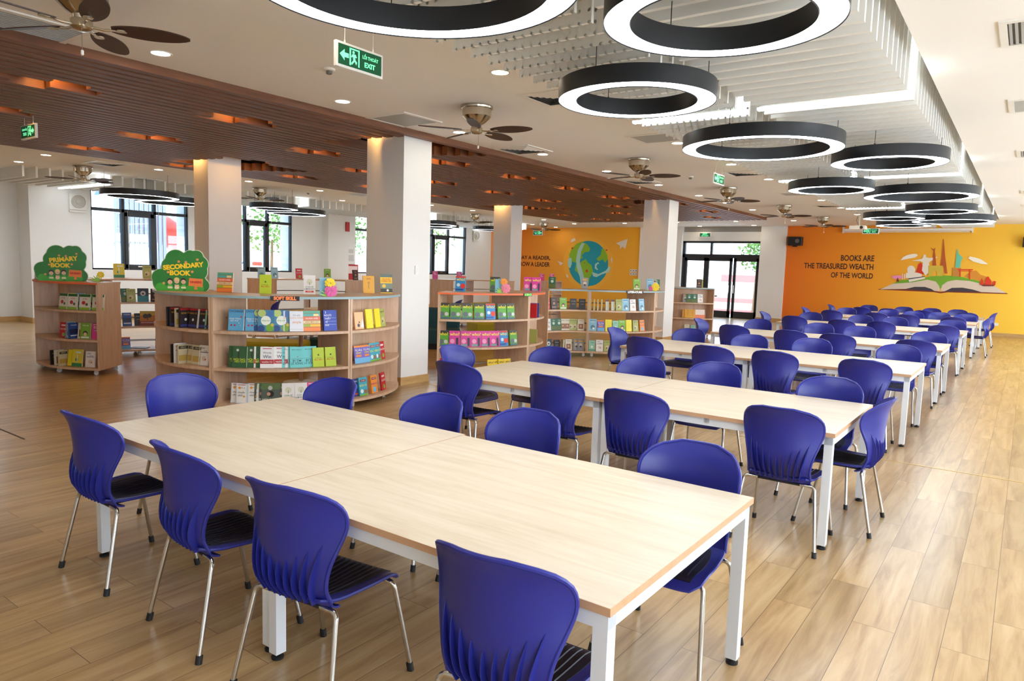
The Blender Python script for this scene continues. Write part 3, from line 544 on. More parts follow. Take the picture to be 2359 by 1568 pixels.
MURAL=[
 ('book','covr',[(-4.18,1.32),(-3.75,1.5),(-2.34,1.33),(-0.88,1.56),(-0.5,1.34),(-2.13,1.32),(-2.32,1.28),(-2.52,1.31)]),
 ('book','hill2',[(-1.73,1.84),(-1.54,2.03),(-1.4,2.05),(-1.28,1.92),(-1.1,1.86),(-1.07,1.67),(-1.41,1.75)]),
 ('book','green',[(-3.76,1.53),(-3.51,1.67),(-3.2,1.7),(-2.89,1.76),(-2.65,1.82),(-2.29,1.87),(-1.85,1.85),(-1.41,1.75),(-1.09,1.64),(-1.39,1.58),(-1.92,1.69),(-2.27,1.51),(-2.34,1.43),(-2.48,1.53),(-2.73,1.66),(-3.19,1.6)]),
 ('book','page',[(-4.11,1.33),(-3.73,1.54),(-3.19,1.6),(-2.73,1.71),(-2.49,1.66),(-2.38,1.52),(-2.34,1.35),(-2.55,1.35),(-3.33,1.38)]),
 ('book','page',[(-2.32,1.35),(-2.3,1.54),(-2.16,1.67),(-1.93,1.73),(-1.55,1.71),(-1.14,1.61),(-0.89,1.58),(-0.56,1.37),(-1.38,1.37),(-2.13,1.35)]),
 ('book','navy',[(-3.36,1.37),(-3.08,1.46),(-2.78,1.47),(-2.59,1.41),(-2.49,1.34)]),
 ('book','navy',[(-2.21,1.35),(-2.02,1.47),(-1.73,1.49),(-1.44,1.44),(-1.21,1.37)]),
 ('book','white',[(-3.37,1.92),(-2.91,1.94),(-2.89,1.75),(-3.36,1.74)]),
 ('book','white',[(-3.1,2.02),(-3.11,1.96),(-3.14,1.9),(-3.19,1.87),(-3.24,1.87),(-3.29,1.9),(-3.33,1.95),(-3.34,2.01),(-3.34,2.08),(-3.31,2.13),(-3.26,2.16),(-3.21,2.16),(-3.16,2.13),(-3.12,2.08)]),
 ('book','white',[(-3.47,1.69),(-3.48,1.89),(-3.46,1.89),(-3.44,1.69)]),
 ('book','white',[(-3.41,1.71),(-3.42,1.87),(-3.39,1.87),(-3.38,1.71)]),
 ('book','white',[(-2.96,1.79),(-2.97,1.97),(-2.95,1.97),(-2.93,1.8)]),
 ('book','white',[(-3.29,1.73),(-2.81,1.82),(-2.8,1.74),(-3.25,1.61)]),
 ('book','red',[(-3.08,1.95),(-3.02,2.22),(-2.95,2.27),(-2.88,2.11),(-2.85,1.87)]),
 ('book','white',[(-2.91,2.01),(-2.9,2.27),(-2.98,2.31),(-3.23,2.32),(-2.94,2.39),(-2.91,2.45),(-2.9,2.53),(-2.84,2.53),(-2.82,2.44),(-2.73,2.42),(-2.48,2.46),(-2.69,2.31),(-2.73,2.27),(-2.68,2.0),(-2.79,1.84)]),
 ('book','brick',[(-2.62,2.16),(-2.63,2.56),(-2.57,2.56),(-2.51,2.16)]),
 ('book','brick',[(-2.73,2.76),(-2.63,2.71),(-2.58,2.76),(-2.59,2.66),(-2.58,2.56),(-2.63,2.56),(-2.63,2.65)]),
 ('book','brick',[(-2.41,2.02),(-2.38,2.51),(-2.39,3.04),(-2.37,3.04),(-2.29,2.51),(-2.18,1.93),(-2.25,1.92),(-2.31,2.2),(-2.34,2.02)]),
 ('book','gold',[(-2.74,2.17),(-2.33,2.18),(-2.31,1.84),(-2.47,1.84),(-2.48,2.0),(-2.59,2.0),(-2.58,1.84),(-2.71,1.83)]),
 ('book','teal',[(-1.98,2.13),(-1.98,2.43),(-1.98,2.72),(-1.96,2.72),(-1.92,2.57),(-1.8,2.45),(-1.84,2.31),(-1.84,2.13)]),
 ('book','tan',[(-2.05,2.12),(-1.82,2.12),(-1.8,1.85),(-2.02,1.84)]),
 ('book','red',[(-1.91,2.08),(-1.49,2.09),(-1.49,2.06),(-1.91,2.05)]),
 ('book','red',[(-1.89,2.03),(-1.51,2.04),(-1.51,2.02),(-1.89,2.01)]),
 ('book','red',[(-1.86,2.05),(-1.83,2.05),(-1.81,1.83),(-1.84,1.83)]),
 ('book','red',[(-1.6,2.06),(-1.57,2.06),(-1.54,1.75),(-1.57,1.75)]),
 ('book','red',[(-1.28,1.61),(-1.23,1.82),(-1.15,1.62)]),
 ('book','red',[(-1.14,1.61),(-1.12,1.81),(-1.07,1.88),(-0.97,1.73),(-0.97,1.61)]),
 ('book','red',[(-0.95,1.62),(-0.91,1.74),(-0.85,1.72),(-0.86,1.62)]),
 ('book','covr',[(-1.25,1.61),(-0.85,1.62),(-0.91,1.57),(-1.18,1.56)]),
 ('book','navy',[(-3.28,1.73),(-2.81,1.82),(-2.8,1.8),(-3.27,1.7)]),
 ('book','pink',[(-3.45,1.77),(-3.46,1.74),(-3.51,1.72),(-3.57,1.7),(-3.65,1.7),(-3.71,1.71),(-3.76,1.73),(-3.78,1.76),(-3.77,1.79),(-3.72,1.81),(-3.66,1.82),(-3.58,1.83),(-3.52,1.82),(-3.47,1.8)]),
 ('book','covr',[(-3.63,1.61),(-3.61,1.74),(-3.59,1.74),(-3.54,1.61)]),
 ('book','cloud',[(-3.56,2.33),(-3.49,2.44),(-3.37,2.51),(-3.23,2.55),(-3.11,2.55),(-3.06,2.5),(-3.13,2.43),(-3.35,2.38)]),
 ('book','cloud',[(-1.65,2.43),(-1.61,2.49),(-1.47,2.46),(-1.32,2.41),(-1.17,2.31),(-1.1,2.25),(-1.28,2.26),(-1.51,2.33)]),
 ('globe','halo',[(-14.38,1.99),(-14.39,1.74),(-14.47,1.5),(-14.61,1.29),(-14.79,1.1),(-15.02,0.96),(-15.28,0.87),(-15.56,0.83),(-15.85,0.84),(-16.12,0.92),(-16.38,1.04),(-16.6,1.22),(-16.76,1.43),(-16.87,1.67),(-16.92,1.93),(-16.9,2.19),(-16.81,2.43),(-16.66,2.65),(-16.46,2.84),(-16.22,2.97),(-15.95,3.06),(-15.67,3.09),(-15.39,3.06),(-15.12,2.98),(-14.88,2.85),(-14.68,2.67),(-14.52,2.46),(-14.42,2.23)]),
 ('globe','sea',[(-14.64,1.98),(-14.65,1.79),(-14.69,1.61),(-14.77,1.44),(-14.89,1.29),(-15.03,1.16),(-15.19,1.06),(-15.38,1.0),(-15.57,0.97),(-15.77,0.98),(-15.96,1.03),(-16.14,1.12),(-16.3,1.24),(-16.43,1.39),(-16.54,1.55),(-16.6,1.74),(-16.63,1.94),(-16.62,2.13),(-16.57,2.32),(-16.48,2.5),(-16.36,2.65),(-16.21,2.77),(-16.04,2.86),(-15.86,2.92),(-15.66,2.94),(-15.47,2.92),(-15.28,2.87),(-15.11,2.78),(-14.96,2.66),(-14.83,2.51),(-14.73,2.35),(-14.67,2.17)]),
 ('globe','land',[(-16.63,2.3),(-16.49,2.59),(-16.25,2.81),(-16.0,2.9),(-15.74,2.81),(-15.56,2.62),(-15.59,2.48),(-15.82,2.44),(-15.97,2.31),(-15.9,2.18),(-16.16,2.13),(-16.26,1.98),(-16.46,2.02)]),
 ('globe','land',[(-16.29,1.65),(-16.25,1.89),(-16.01,2.01),(-15.76,2.15),(-15.64,1.99),(-15.45,1.89),(-15.36,1.59),(-15.52,1.33),(-15.58,1.04),(-15.76,0.99),(-15.92,1.31),(-16.16,1.55)]),
 ('globe','land',[(-15.23,2.17),(-15.03,2.33),(-14.97,2.62),(-14.85,2.58),(-14.69,2.33),(-14.67,2.16),(-14.79,2.01),(-14.92,2.15),(-15.11,2.07)]),
 ('globe','swirl',[(-16.25,2.09),(-16.18,2.53),(-15.99,2.85),(-15.84,2.83),(-16.0,2.48),(-16.05,2.01),(-15.88,1.58),(-15.71,1.06),(-15.83,0.97),(-15.96,1.03),(-16.02,1.35),(-16.19,1.74)]),
 ('globe','swirl',[(-15.41,1.59),(-15.09,1.51),(-14.75,1.67),(-14.59,1.85),(-14.52,1.83),(-14.58,1.61),(-14.72,1.57),(-14.94,1.5),(-15.18,1.38),(-15.35,1.41)]),
 ('globe','swirl',[(-15.29,1.76),(-15.28,1.94),(-15.13,2.03),(-15.07,1.94),(-15.16,1.95),(-15.21,1.85),(-15.17,1.75),(-15.1,1.72),(-15.17,1.68)]),
 ('globe','swirl',[(-16.67,1.91),(-16.65,2.13),(-16.55,2.21),(-16.47,2.15),(-16.46,1.91),(-16.53,1.73),(-16.61,1.77)]),
 ('globe','redf',[(-16.41,2.61),(-16.42,2.58),(-16.45,2.57),(-16.49,2.58),(-16.51,2.61),(-16.5,2.64),(-16.46,2.65),(-16.42,2.64)]),
 ('globe','redf',[(-15.61,1.64),(-15.62,1.59),(-15.67,1.56),(-15.72,1.58),(-15.75,1.63),(-15.73,1.68),(-15.68,1.7),(-15.63,1.68)]),
 ('globe','redf',[(-14.7,2.54),(-14.71,2.52),(-14.75,2.51),(-14.78,2.52),(-14.8,2.54),(-14.78,2.56),(-14.75,2.58),(-14.72,2.57)]),
 ('globe','redf',[(-15.77,1.98),(-15.79,1.96),(-15.82,1.95),(-15.83,1.98),(-15.82,2.0),(-15.79,2.0)]),
 ('globe','white',[(-14.31,2.84),(-13.76,3.03),(-13.85,2.61),(-14.01,2.7),(-14.1,2.58),(-14.11,2.74)]),
 ('globe','white',[(-17.21,2.04),(-16.9,1.95),(-17.07,1.82),(-17.11,1.93)]),
 ('globe','white',[(-16.57,2.85),(-16.51,3.0),(-16.36,3.06),(-16.29,2.97),(-16.43,2.89)]),
 ('globe','white',[(-16.74,1.48),(-16.64,1.43),(-16.59,1.3),(-16.69,1.33)]),
 ('globe','white',[(-14.51,2.12),(-14.49,2.28),(-14.43,2.12),(-14.45,1.99)]),
]
wt = {}
for k_, nm_, l_, cx_, cz_ in (('book', 'wall_mural', 'painted open book with world landmarks on the orange wall', 0, 0), ('globe', 'wall_mural', 'painted cartoon globe with paper planes on the amber wall', 0, 0)):
    q = MB(); cols = []; i = 0
    for kk, c, pts in MURAL:
        if kk != k_: continue
        if c not in cols: cols.append(c)
        y = Y1-.0012-.0011*i; i += 1
        q.add([(x, y, z) for x, z in pts], [tuple(range(len(pts)))], cols.index(c))
    tag(obj(nm_, q, [mat('paint_'+c, MC[c], .7) for c in cols]), l_, 'mural')

# ------------------------------------------------------------------ reading tables
TX0, TX1, TD = -4.1535, -.8793, 1.2965
TY = [1.7266, 4.6085, 8.0661, 11.2302, 14.9707, 18.607, 21.5282]
NTH = ['first', 'second', 'third', 'fourth', 'fifth', 'sixth', 'seventh']
def make_table(label, loc, w, d):
    t = thing('reading_table', label, 'table', loc, 0, None); q = MB(); q.box(.001, .001, .724, w-.001, d-.001, .75); obj('tabletop', q, TOPW, t)
    q = MB()
    for a in ((0, 0, w, .0012), (0, d-.0012, w, d), (0, .0012, .0012, d-.0012), (w-.0012, .0012, w, d-.0012)): q.box(a[0], a[1], .7235, a[2], a[3], .7495)
    obj('edge_band', q, EDGEW, t)
    q = MB(); i_ = .012
    for a in ((i_, i_, w-i_, i_+.03), (i_, d-i_-.03, w-i_, d-i_), (i_, i_, i_+.03, d-i_), (w-i_-.03, i_, w-i_, d-i_)): q.box(a[0], a[1], .672, a[2], a[3], .7238)
    q.box(w/2-.02, i_, .69, w/2+.02, d-i_, .7238); obj('apron_frame', q, STEEL, t)
    for x in (i_, w-i_-.05):
        for y in (i_, d-i_-.05):
            q = MB(); q.box(x, y, .028, x+.05, y+.05, .7236); lg = obj('leg', q, STEEL, t)
            q = MB(); q.lathe([(.026, 0), (.027, .01), (.02, .014), (.008, .018), (.008, .028)], 14, c=(x+.025, y+.025, 0)); obj('foot', q, BLACK, lg)
    freeze(t); return t
W2 = (TX1-TX0)/2-.002; tb = None
for k, y in enumerate(TY):
    for s, x in ((0, TX0), (1, TX0+W2+.004)):
        l_ = 'pale oak table, white steel frame, %s half of the %s table row' % (('bookcase side', 'aisle side')[s], NTH[k])
        yy = y+(.022 if (k == 0 and s == 0) else 0)
        if tb is None: tb = make_table(l_, (x, yy, 0), W2, TD); tb['group'] = 'reading tables in rows'
        else: dup(tb, (x, yy, 0), 0, l_)

# ------------------------------------------------------------------ blue chairs
def shell(P, th, mats, name, flip=False, rim=0, mb=None, mi=0):
    """P[i][j] grid of points -> closed shell of thickness th"""
    q = mb or MB(); n = len(P); k = len(P[0]); N_ = []
    for i in range(n):
        row = []
        for j in range(k):
            du = P[min(i+1, n-1)][j]-P[max(i-1, 0)][j]; dv = P[i][min(j+1, k-1)]-P[i][max(j-1, 0)]; nn = du.cross(dv)
            row.append(nn.normalized() if nn.length > 1e-9 else Vector((0, 0, 1)))
        N_.append(row)
    A = [P[i][j] for i in range(n) for j in range(k)]; B = [P[i][j]-N_[i][j]*th*(-1 if flip else 1) for i in range(n) for j in range(k)]
    fs = []
    for i in range(n-1):
        for j in range(k-1):
            a, b, c, d_ = i*k+j, i*k+j+1, (i+1)*k+j+1, (i+1)*k+j; fs += [(a, b, c, d_), (n*k+a, n*k+d_, n*k+c, n*k+b)]
    for i in range(n-1):
        for j in (0, k-1): a, b = i*k+j, (i+1)*k+j; fs.append((a, b, n*k+b, n*k+a))
    for j in range(k-1):
        for i in (0, n-1): a, b = i*k+j, i*k+j+1; fs.append((a, b, n*k+b, n*k+a))
    q.add(A+B, fs, mi); return q
def interp(x, xs, ys):
    if x <= xs[0]: return ys[0]
    for i in range(len(xs)-1):
        if x <= xs[i+1]:
            t = (x-xs[i])/(xs[i+1]-xs[i]); t = t*t*(3-2*t) if len(xs) < 3 else t
            return ys[i]+(ys[i+1]-ys[i])*t
    return ys[-1]
def cub(x, xs, ys):
    """Catmull-Rom through samples"""
    n = len(xs)
    for i in range(n-1):
        if x <= xs[i+1] or i == n-2:
            h = xs[i+1]-xs[i]; t = max(0, min(1, (x-xs[i])/h))
            m0 = (ys[i+1]-ys[max(i-1, 0)])/(xs[i+1]-xs[max(i-1, 0)])*h; m1 = (ys[min(i+2, n-1)]-ys[i])/(xs[min(i+2, n-1)]-xs[i])*h
            return (2*t**3-3*t*t+1)*ys[i]+(t**3-2*t*t+t)*m0+(-2*t**3+3*t*t)*ys[i+1]+(t**3-t*t)*m1
CZ = [.445, .50, .58, .66, .73, .78, .83, .875, .898]
CW = [.190, .186, .197, .220, .2395, .243, .229, .178, .09]
CYC = [.0, .50]
def back_y(z, x): 
    yc = cub(z, [.445, .50, .60, .72, .83, .90], [-.175, -.212, -.238, -.246, -.262, -.292])
    wrap = cub(z, [.445, .50, .60, .72, .83, .90], [.030, .055, .092, .115, .108, .085])
    return yc+wrap*(abs(x)/.24)**2
def seat_z(x, y):
    f = max(0, (y-.13)/.11); r_ = max(0, (-.10-y)/.09)
    return .442-.040*f*f+.010*(abs(x)/.2)**2*(1-min(1, f))-.010*math.exp(-((x/.12)**2+((y+.02)/.12)**2))+.014*r_*r_
def make_chair(label, loc, rz):
    t = thing('reading_chair', label, 'chair', loc, rz)
    # seat: rounded trapezoid
    P = []; n, k = 14, 15
    for i in range(n):
        s = i/(n-1); y = -.195+.43*s; hw = cub(s, [0, .08, .3, .7, .93, 1], [.165, .186, .205, .222, .212, .178])
        P.append([Vector((hw*(-1+2*j/(k-1)), y-(.012*(abs(-1+2*j/(k-1)))**4 if s > .9 else 0), seat_z(hw*(-1+2*j/(k-1)), y))) for j in range(k)])
    q = shell(P, .012, BLUE, 'seat', flip=True); st = obj('seat', q, BLUE, t, smooth=.9)
    q = MB()
    for e in ([P[i][0] for i in range(n)]+[P[n-1][j] for j in range(1, k)]+[P[i][k-1] for i in range(n-2, -1, -1)],): q.tube([v+Vector((0, 0, -.005)) for v in e], .0075, 6)
    obj('seat_rim', q, BLUE, st, smooth=.9)
    # black ribbed insert
    P2 = []; n2, k2 = 16, 13
    for i in range(n2):
        s = i/(n2-1); y = -.145+.345*s; hw = cub(s, [0, .3, .7, 1], [.135, .165, .182, .172])
        P2.append([Vector((hw*(-1+2*j/(k2-1)), y, seat_z(hw*(-1+2*j/(k2-1)), y)+.003)) for j in range(k2)])
    q = shell(P2, .003, PAD, 'pad', flip=True)
    for r_ in range(11):
        x = -.13+.026*r_; q.tube([(x*(1+.15*(yy+.13)/.3), yy, seat_z(x, yy)+.0045) for yy in [-.13+.0275*a for a in range(12)]], .0035, 5)
    obj('ribbed_insert', q, PAD, st, smooth=.9)
    # backrest
    Pb = []; n3, k3 = 22, 17
    for i in range(n3):
        z = .445+(.898-.445)*(i/(n3-1))**.93; hw = cub(z, CZ, CW)
        Pb.append([Vector((hw*(-1+2*j/(k3-1)), back_y(z, hw*(-1+2*j/(k3-1))), z-.006*0)) for j in range(k3)])
    q = shell(Pb, .009, BLUE, 'back', flip=False)
    e = [Pb[i][0] for i in range(n3)]+[Pb[n3-1][j] for j in range(1, k3)]+[Pb[i][k3-1] for i in range(n3-2, -1, -1)]
    q.tube([v+Vector((0, -.006, 0)) for v in e], .0085, 7)
    # the turn from back into seat
    for i in range(1):
        PP = []
        for a in range(7):
            f = a/6; ang_ = f*PI/2; y = -.175+.02*0-(.0)*f; 
            PP.append([Vector(((.190-.004*f)*(-1+2*j/(k3-1)), back_y(.445, (.19)*(-1+2*j/(k3-1)))+.045*(1-math.cos(ang_)), .445-.028*math.sin(ang_)+.0)) for j in range(k3)])
        shell(PP, .008, BLUE, 'turn', mb=q, flip=True)
    bk = obj('backrest', q, BLUE, t, smooth=.8)
    # moulded fins on the lower back
    q = MB()
    for a in range(9):
        u = -1+2*a/8; xb = .128*u; xt = .178*u; zt = .595+.085*abs(u)**1.3; pts = []; N_ = 9
        for i in range(N_):
            f = i/(N_-1); z = .432+(zt-.432)*f; x = xb+(xt-xb)*f; d_ = .030*math.sin(PI*min(1, .30+.7*f))**.9 if f > .0 else .022
            y = back_y(max(z, .447), x); pts.append((x, y, z, d_))
        V_ = []; th = .0028
        for x, y, z, d_ in pts: V_ += [(x-th, y-.004, z), (x-th*.5, y-.010-d_, z), (x+th*.5, y-.010-d_, z), (x+th, y-.004, z)]
        fs = [(4*i+j, 4*i+(j+1) % 4, 4*i+4+(j+1) % 4, 4*i+4+j) for i in range(N_-1) for j in range(4)]+[(3, 2, 1, 0), tuple(4*N_-4+j for j in range(4))]
        q.add(V_, fs)
    obj('back_fins', q, BLUE, bk)
    # chrome legs with black caps
    def leg(sx, sy):
        xf, yf = (.262*sx, -.248) if sy < 0 else (.252*sx, .242); y0 = -.155 if sy < 0 else .155
        path = [(sx*.13, y0, .412), (sx*.19, y0+.004*sy, .412)]
        for a in range(1, 7):
            g = a/6*PI/2; path.append((sx*(.19+.030*math.sin(g)), y0+sy*(.004+.010*(1-math.cos(g))), .412-.032*(1-math.cos(g))))
        path.append((xf, yf, .012)); q = MB(); q.tube(path, .0105, 10); l = obj('leg', q, CHROME, t, smooth=.9)
        q = MB(); v0 = Vector(path[-2]); v1 = Vector((xf, yf, .0)); dd = (v0-v1).normalized(); q.tube([v1+dd*.0, v1+dd*.036], .0145, 12); obj('foot_cap', q, BLACK, l)
    for sx in (-1, 1):
        for sy in (-1, 1): leg(sx, sy)
    q = MB(); 
    for y0 in (-.155, .155): q.tube([(-.14, y0, .412), (.14, y0, .412)], .0105, 8)
    for x0 in (-.1, .1): q.tube([(x0, -.155, .414), (x0, .155, .414)], .009, 8); q.box(x0-.012, -.05, .414, x0+.012, .05, .430)
    obj('under_frame', q, mat('dark_steel', (60, 60, 64), .4, .8), t, smooth=.9)
    freeze(t); return t
CN, CF, CE = 'camera side', 'far side', 'end'
POS = ['nearest bookcases', 'second from bookcases', 'third from bookcases', 'nearest the aisle']
CHAIRS = []
def near(k, j, x, y, a=0): CHAIRS.append((x, y, a, 'blue chair seen from behind at %s table row, %s' % (NTH[k], POS[j])))
def far(k, j, x, y, a=180): CHAIRS.append((x, y, a, 'blue chair facing us beyond %s table row, %s' % (NTH[k], POS[j])))
for j, (x, y, a) in enumerate(((-3.87, 1.815, 0), (-2.925, 1.80, -6), (-2.195, 1.79, 6), (-1.21, 1.79, 4))): near(0, j, x, y, a)
for j, (x, y) in enumerate(((-3.87, 4.715), (-2.88, 4.715), (-2.13, 4.56), (-1.176, 4.70))): near(1, j, x, y)
for j, (x, y) in enumerate(((-3.79, 8.17), (-2.82, 7.90), (-2.15, 7.95), (-1.26, 7.93))): near(2, j, x, y)
for j, (x, y) in enumerate(((-3.74, 11.335), (-2.82, 11.14), (-2.16, 11.09), (-1.17, 11.05))): near(3, j, x, y)
for j, (x, y) in enumerate(((-3.78, 15.075), (-2.84, 14.80), (-2.2, 15.075), (-1.18, 15.07))): near(4, j, x, y)
for j, (x, y) in enumerate(((-3.84, 18.71), (-2.86, 18.71), (-2.2, 18.71), (-1.3, 18.71))): near(5, j, x, y)
for j, (x, y) in enumerate(((-3.69, 21.63), (-3.01, 21.63), (-2.2, 21.62), (-1.22, 21.63))): near(6, j, x, y)
for j, (x, y) in enumerate(((-3.77, 2.94), (-2.89, 3.0), (-2.2, 3.0), (-1.20, 2.92))): far(0, j, x, y)
for j, (x, y) in enumerate(((-3.85, 5.81), (-2.84, 5.81), (-2.2, 5.97), (-1.205, 5.81))): far(1, j, x, y)
for j, (x, y) in enumerate(((-3.86, 9.45), (-2.93, 9.25), (-2.19, 9.44), (-1.21, 9.53))): far(2, j, x, y)
for j, (x, y) in enumerate(((-3.88, 12.72), (-2.86, 12.77), (-2.2, 12.67), (-1.175, 12.44))): far(3, j, x, y)
for j, (x, y) in enumerate(((-3.88, 16.52), (-2.86, 16.52), (-2.2, 16.52), (-1.18, 16.52))): far(4, j, x, y)
for j, (x, y) in enumerate(((-3.84, 20.15), (-2.87, 20.15), (-2.3, 20.2), (-1.19, 20.15))): far(5, j, x, y)
CHAIRS.append((-1.745, 20.42, 180, 'fifth blue chair squeezed behind the sixth table row near the aisle end'))
for j, (x, y) in enumerate(((-3.79, 23.07), (-2.87, 23.07), (-2.17, 23.07), (-1.54, 23.07))): far(6, j, x, y)
for k, x, y in ((0, -4.4, 2.5), (1, -4.4, 5.36), (2, -4.42, 8.84), (3, -4.42, 12.0), (4, -4.42, 15.75), (5, -4.42, 19.25), (6, -4.42, 22.2)):
    CHAIRS.append((x, y, -90, 'blue chair at the head of the %s table row, bookcase side' % NTH[k]))
for k, x, y in ((1, -.955, 5.31), (5, -.9, 19.3), (6, -.9, 22.35)): CHAIRS.append((x, y, 90, 'blue chair turned sideways at the aisle end of the %s table row' % NTH[k]))
c0 = None
for x, y, a, l_ in CHAIRS:
    if c0 is None: c0 = make_chair(l_, (x, y, 0), math.radians(a)); c0['group'] = 'blue chairs around the reading tables'
    else: dup(c0, (x, y, 0), math.radians(a), l_)

# ------------------------------------------------------------------ curved bookcases
ZS = (.915, .505, .105); EDGE = {'blue': mat('pale_blue_edge', (150, 178, 186), .45), 'orange': mat('orange_edge', (240, 112, 62), .45), 'wood': EDGEW}
def bookcase(label, c, a0, a1, edge, back=None, cast=True, r0=.84, r1=1.49):
    """sector shaped open case on castors; back = radius of a curved back panel or None"""
    t = thing('curved_bookcase', label, 'bookcase', (c[0], c[1], 0)); g = .35
    q = MB(); q.arc((0, 0), r0-.012, r1+.008, a0+.05, a1-.05, 1.281, 1.307); obj('top', q, SHELFW, t)
    q = MB(); q.arc((0, 0), r1+.008, r1+.0105, a0+.05, a1-.05, 1.2805, 1.3065); q.arc((0, 0), r0-.0145, r0-.012, a0+.05, a1-.05, 1.2805, 1.3065); obj('edge_band', q, EDGE[edge], t)
    for z in ZS: 
        q = MB(); q.arc((0, 0), r0, r1, a0+g+.6, a1-g-.6, z-.03, z); obj('shelf' if z > .2 else 'base_board', q, SHELFW, t)
    for a in (a0+.1, a1-.1-1.0):
        q = MB(); q.arc((0, 0), r0+.001, r1-.001, a, a+1.0, .075, 1.281, n=1); obj('side_panel', q, SHELFW, t)
    if back: q = MB(); q.arc((0, 0), back-.008, back+.008, a0+1.1, a1-1.1, .105, 1.281); obj('back_panel', q, SHELFW, t)
    else:
        for z in ZS:
            q = MB()
            for rr in ((r0+r1)/2+.08, (r0+r1)/2-.08): q.tube([(rr*math.cos(math.radians(a0+1+(a1-a0-2)*i/16)), rr*math.sin(math.radians(a0+1+(a1-a0-2)*i/16)), z+.13) for i in range(17)], .007, 6)
            obj('book_rail', q, mat('grey_rail', (150, 150, 150), .35, .6), t)
    if cast:
        for a in (a0+4, (a0+a1)/2, a1-4):
            for rr in (r0+.07, r1-.09):
                x, y = rr*math.cos(math.radians(a)), rr*math.sin(math.radians(a)); q = MB(); q.box(x-.018, y-.018, .062, x+.018, y+.018, .076); q.tube([(x, y, .045), (x, y, .07)], .014, 8)
                T_ = Matrix.Translation((x, y, .031)) @ Matrix.Rotation(math.radians(a)+.5, 4, 'Z'); q.box(-.012, -.026, -.008, .012, .026, .034, M=T_); k_ = obj('castor', q, TRIMW, t)
                q = MB()
                for s in (-.016, .010): q.tube([T_ @ Vector((s, 0, 0)), T_ @ Vector((s+.008, 0, 0))], .030, 14)
                obj('wheel', q, mat('castor_wheel', (206, 206, 202), .35), k_)
    return t
S_, WC_, T_C, T2_, R5_, P_ = (-7.76, 5.62), (-7.7, 8.95), (-7.54, 13.3), (-6.52, 11.21), (-7.9, 19.1), (-11.39, 5.68)
bookcase('curved bookcase with pale blue edge under the secondary book sign', S_, -126, -66, 'blue', 1.17)
bookcase('open curved bookcase with soft skill sign on its blue edge', S_, -66, -6, 'blue')
bookcase('curved bookcase right of the soft skill case, by the big column', S_, -6, 54, 'blue', 1.17)
bookcase('open curved bookcase with orange edge and science sign', WC_, -59, 1, 'orange')
bookcase('curved bookcase with orange edge turning away right of the science sign', WC_, 1, 58, 'orange', 1.17)
bookcase('inward curving open bookcase between the science and literature cases', T2_, 116, 176, 'blue')
bookcase('open curved bookcase with literature sign on its grey edge', T_C, -64, -4, 'blue')
bookcase('curved end bookcase turning away behind the literature case', T_C, -4, 50, 'blue', 1.17)
bookcase('curved bookcase beside the white column before the glass door', R5_, -95, -35, 'blue', 1.17)
bookcase('curved bookcase with orange edge under the primary book sign', P_, -110, -50, 'orange', 1.17)
for c, sp, nm_ in ((P_, (132, 190), 'see through curved bookcase behind the primary case under the first window'), (P_, (190, 246), 'curved bookcase hidden left behind the primary case'), ((-11.9, 9.4), (150, 208), 'open curved bookcase before the second window'), ((-11.9, 9.4), (92, 149), 'open curved bookcase before the white pilaster'), ((-11.9, 15.0), (150, 208), 'open curved bookcase under the fourth window'), ((-11.9, 15.0), (92, 149), 'curved bookcase behind the science case by the far column'), ((-11.2, 18.6), (150, 208), 'curved bookcase standing before the globe mural')):
    bookcase(nm_, c, sp[0], sp[1], 'wood', None)
# small signs on the edges
def edge_sign(label, body, c, a, col, L, hh):
    t = thing('shelf_sign', label, 'sign', (c[0]+1.503*math.cos(math.radians(a)), c[1]+1.503*math.sin(math.radians(a)), 1.288), math.radians(a+90))
    q = MB(); q.box(-L/2, -.004, -hh/2, L/2, .004, hh/2); obj('board', q, mat('sign_black', (26, 22, 22), .5), t)
    q = MB(); text_into(q, body, hh*.95, Matrix.Translation((0, -.0046, 0)) @ RX, 0, L/(len(body)*hh*.62), bold=.0025); obj('lettering', q, mat('sign_letters_'+body[:4].strip(), col, .5, emit=col, es=.15), t)
edge_sign('black sign with orange SOFT SKILL lettering on the blue edge', 'SOFT SKILL', S_, -35, (255, 128, 60), .305, .05)
edge_sign('black sign with green SCIENCE lettering on the orange edge', 'SCIENCE', WC_, -1.5, (140, 240, 110), .21, .045)
edge_sign('black sign with white LITERATURE lettering on the grey edge', 'LITERATURE', T_C, -28, (240, 240, 236), .40, .05)
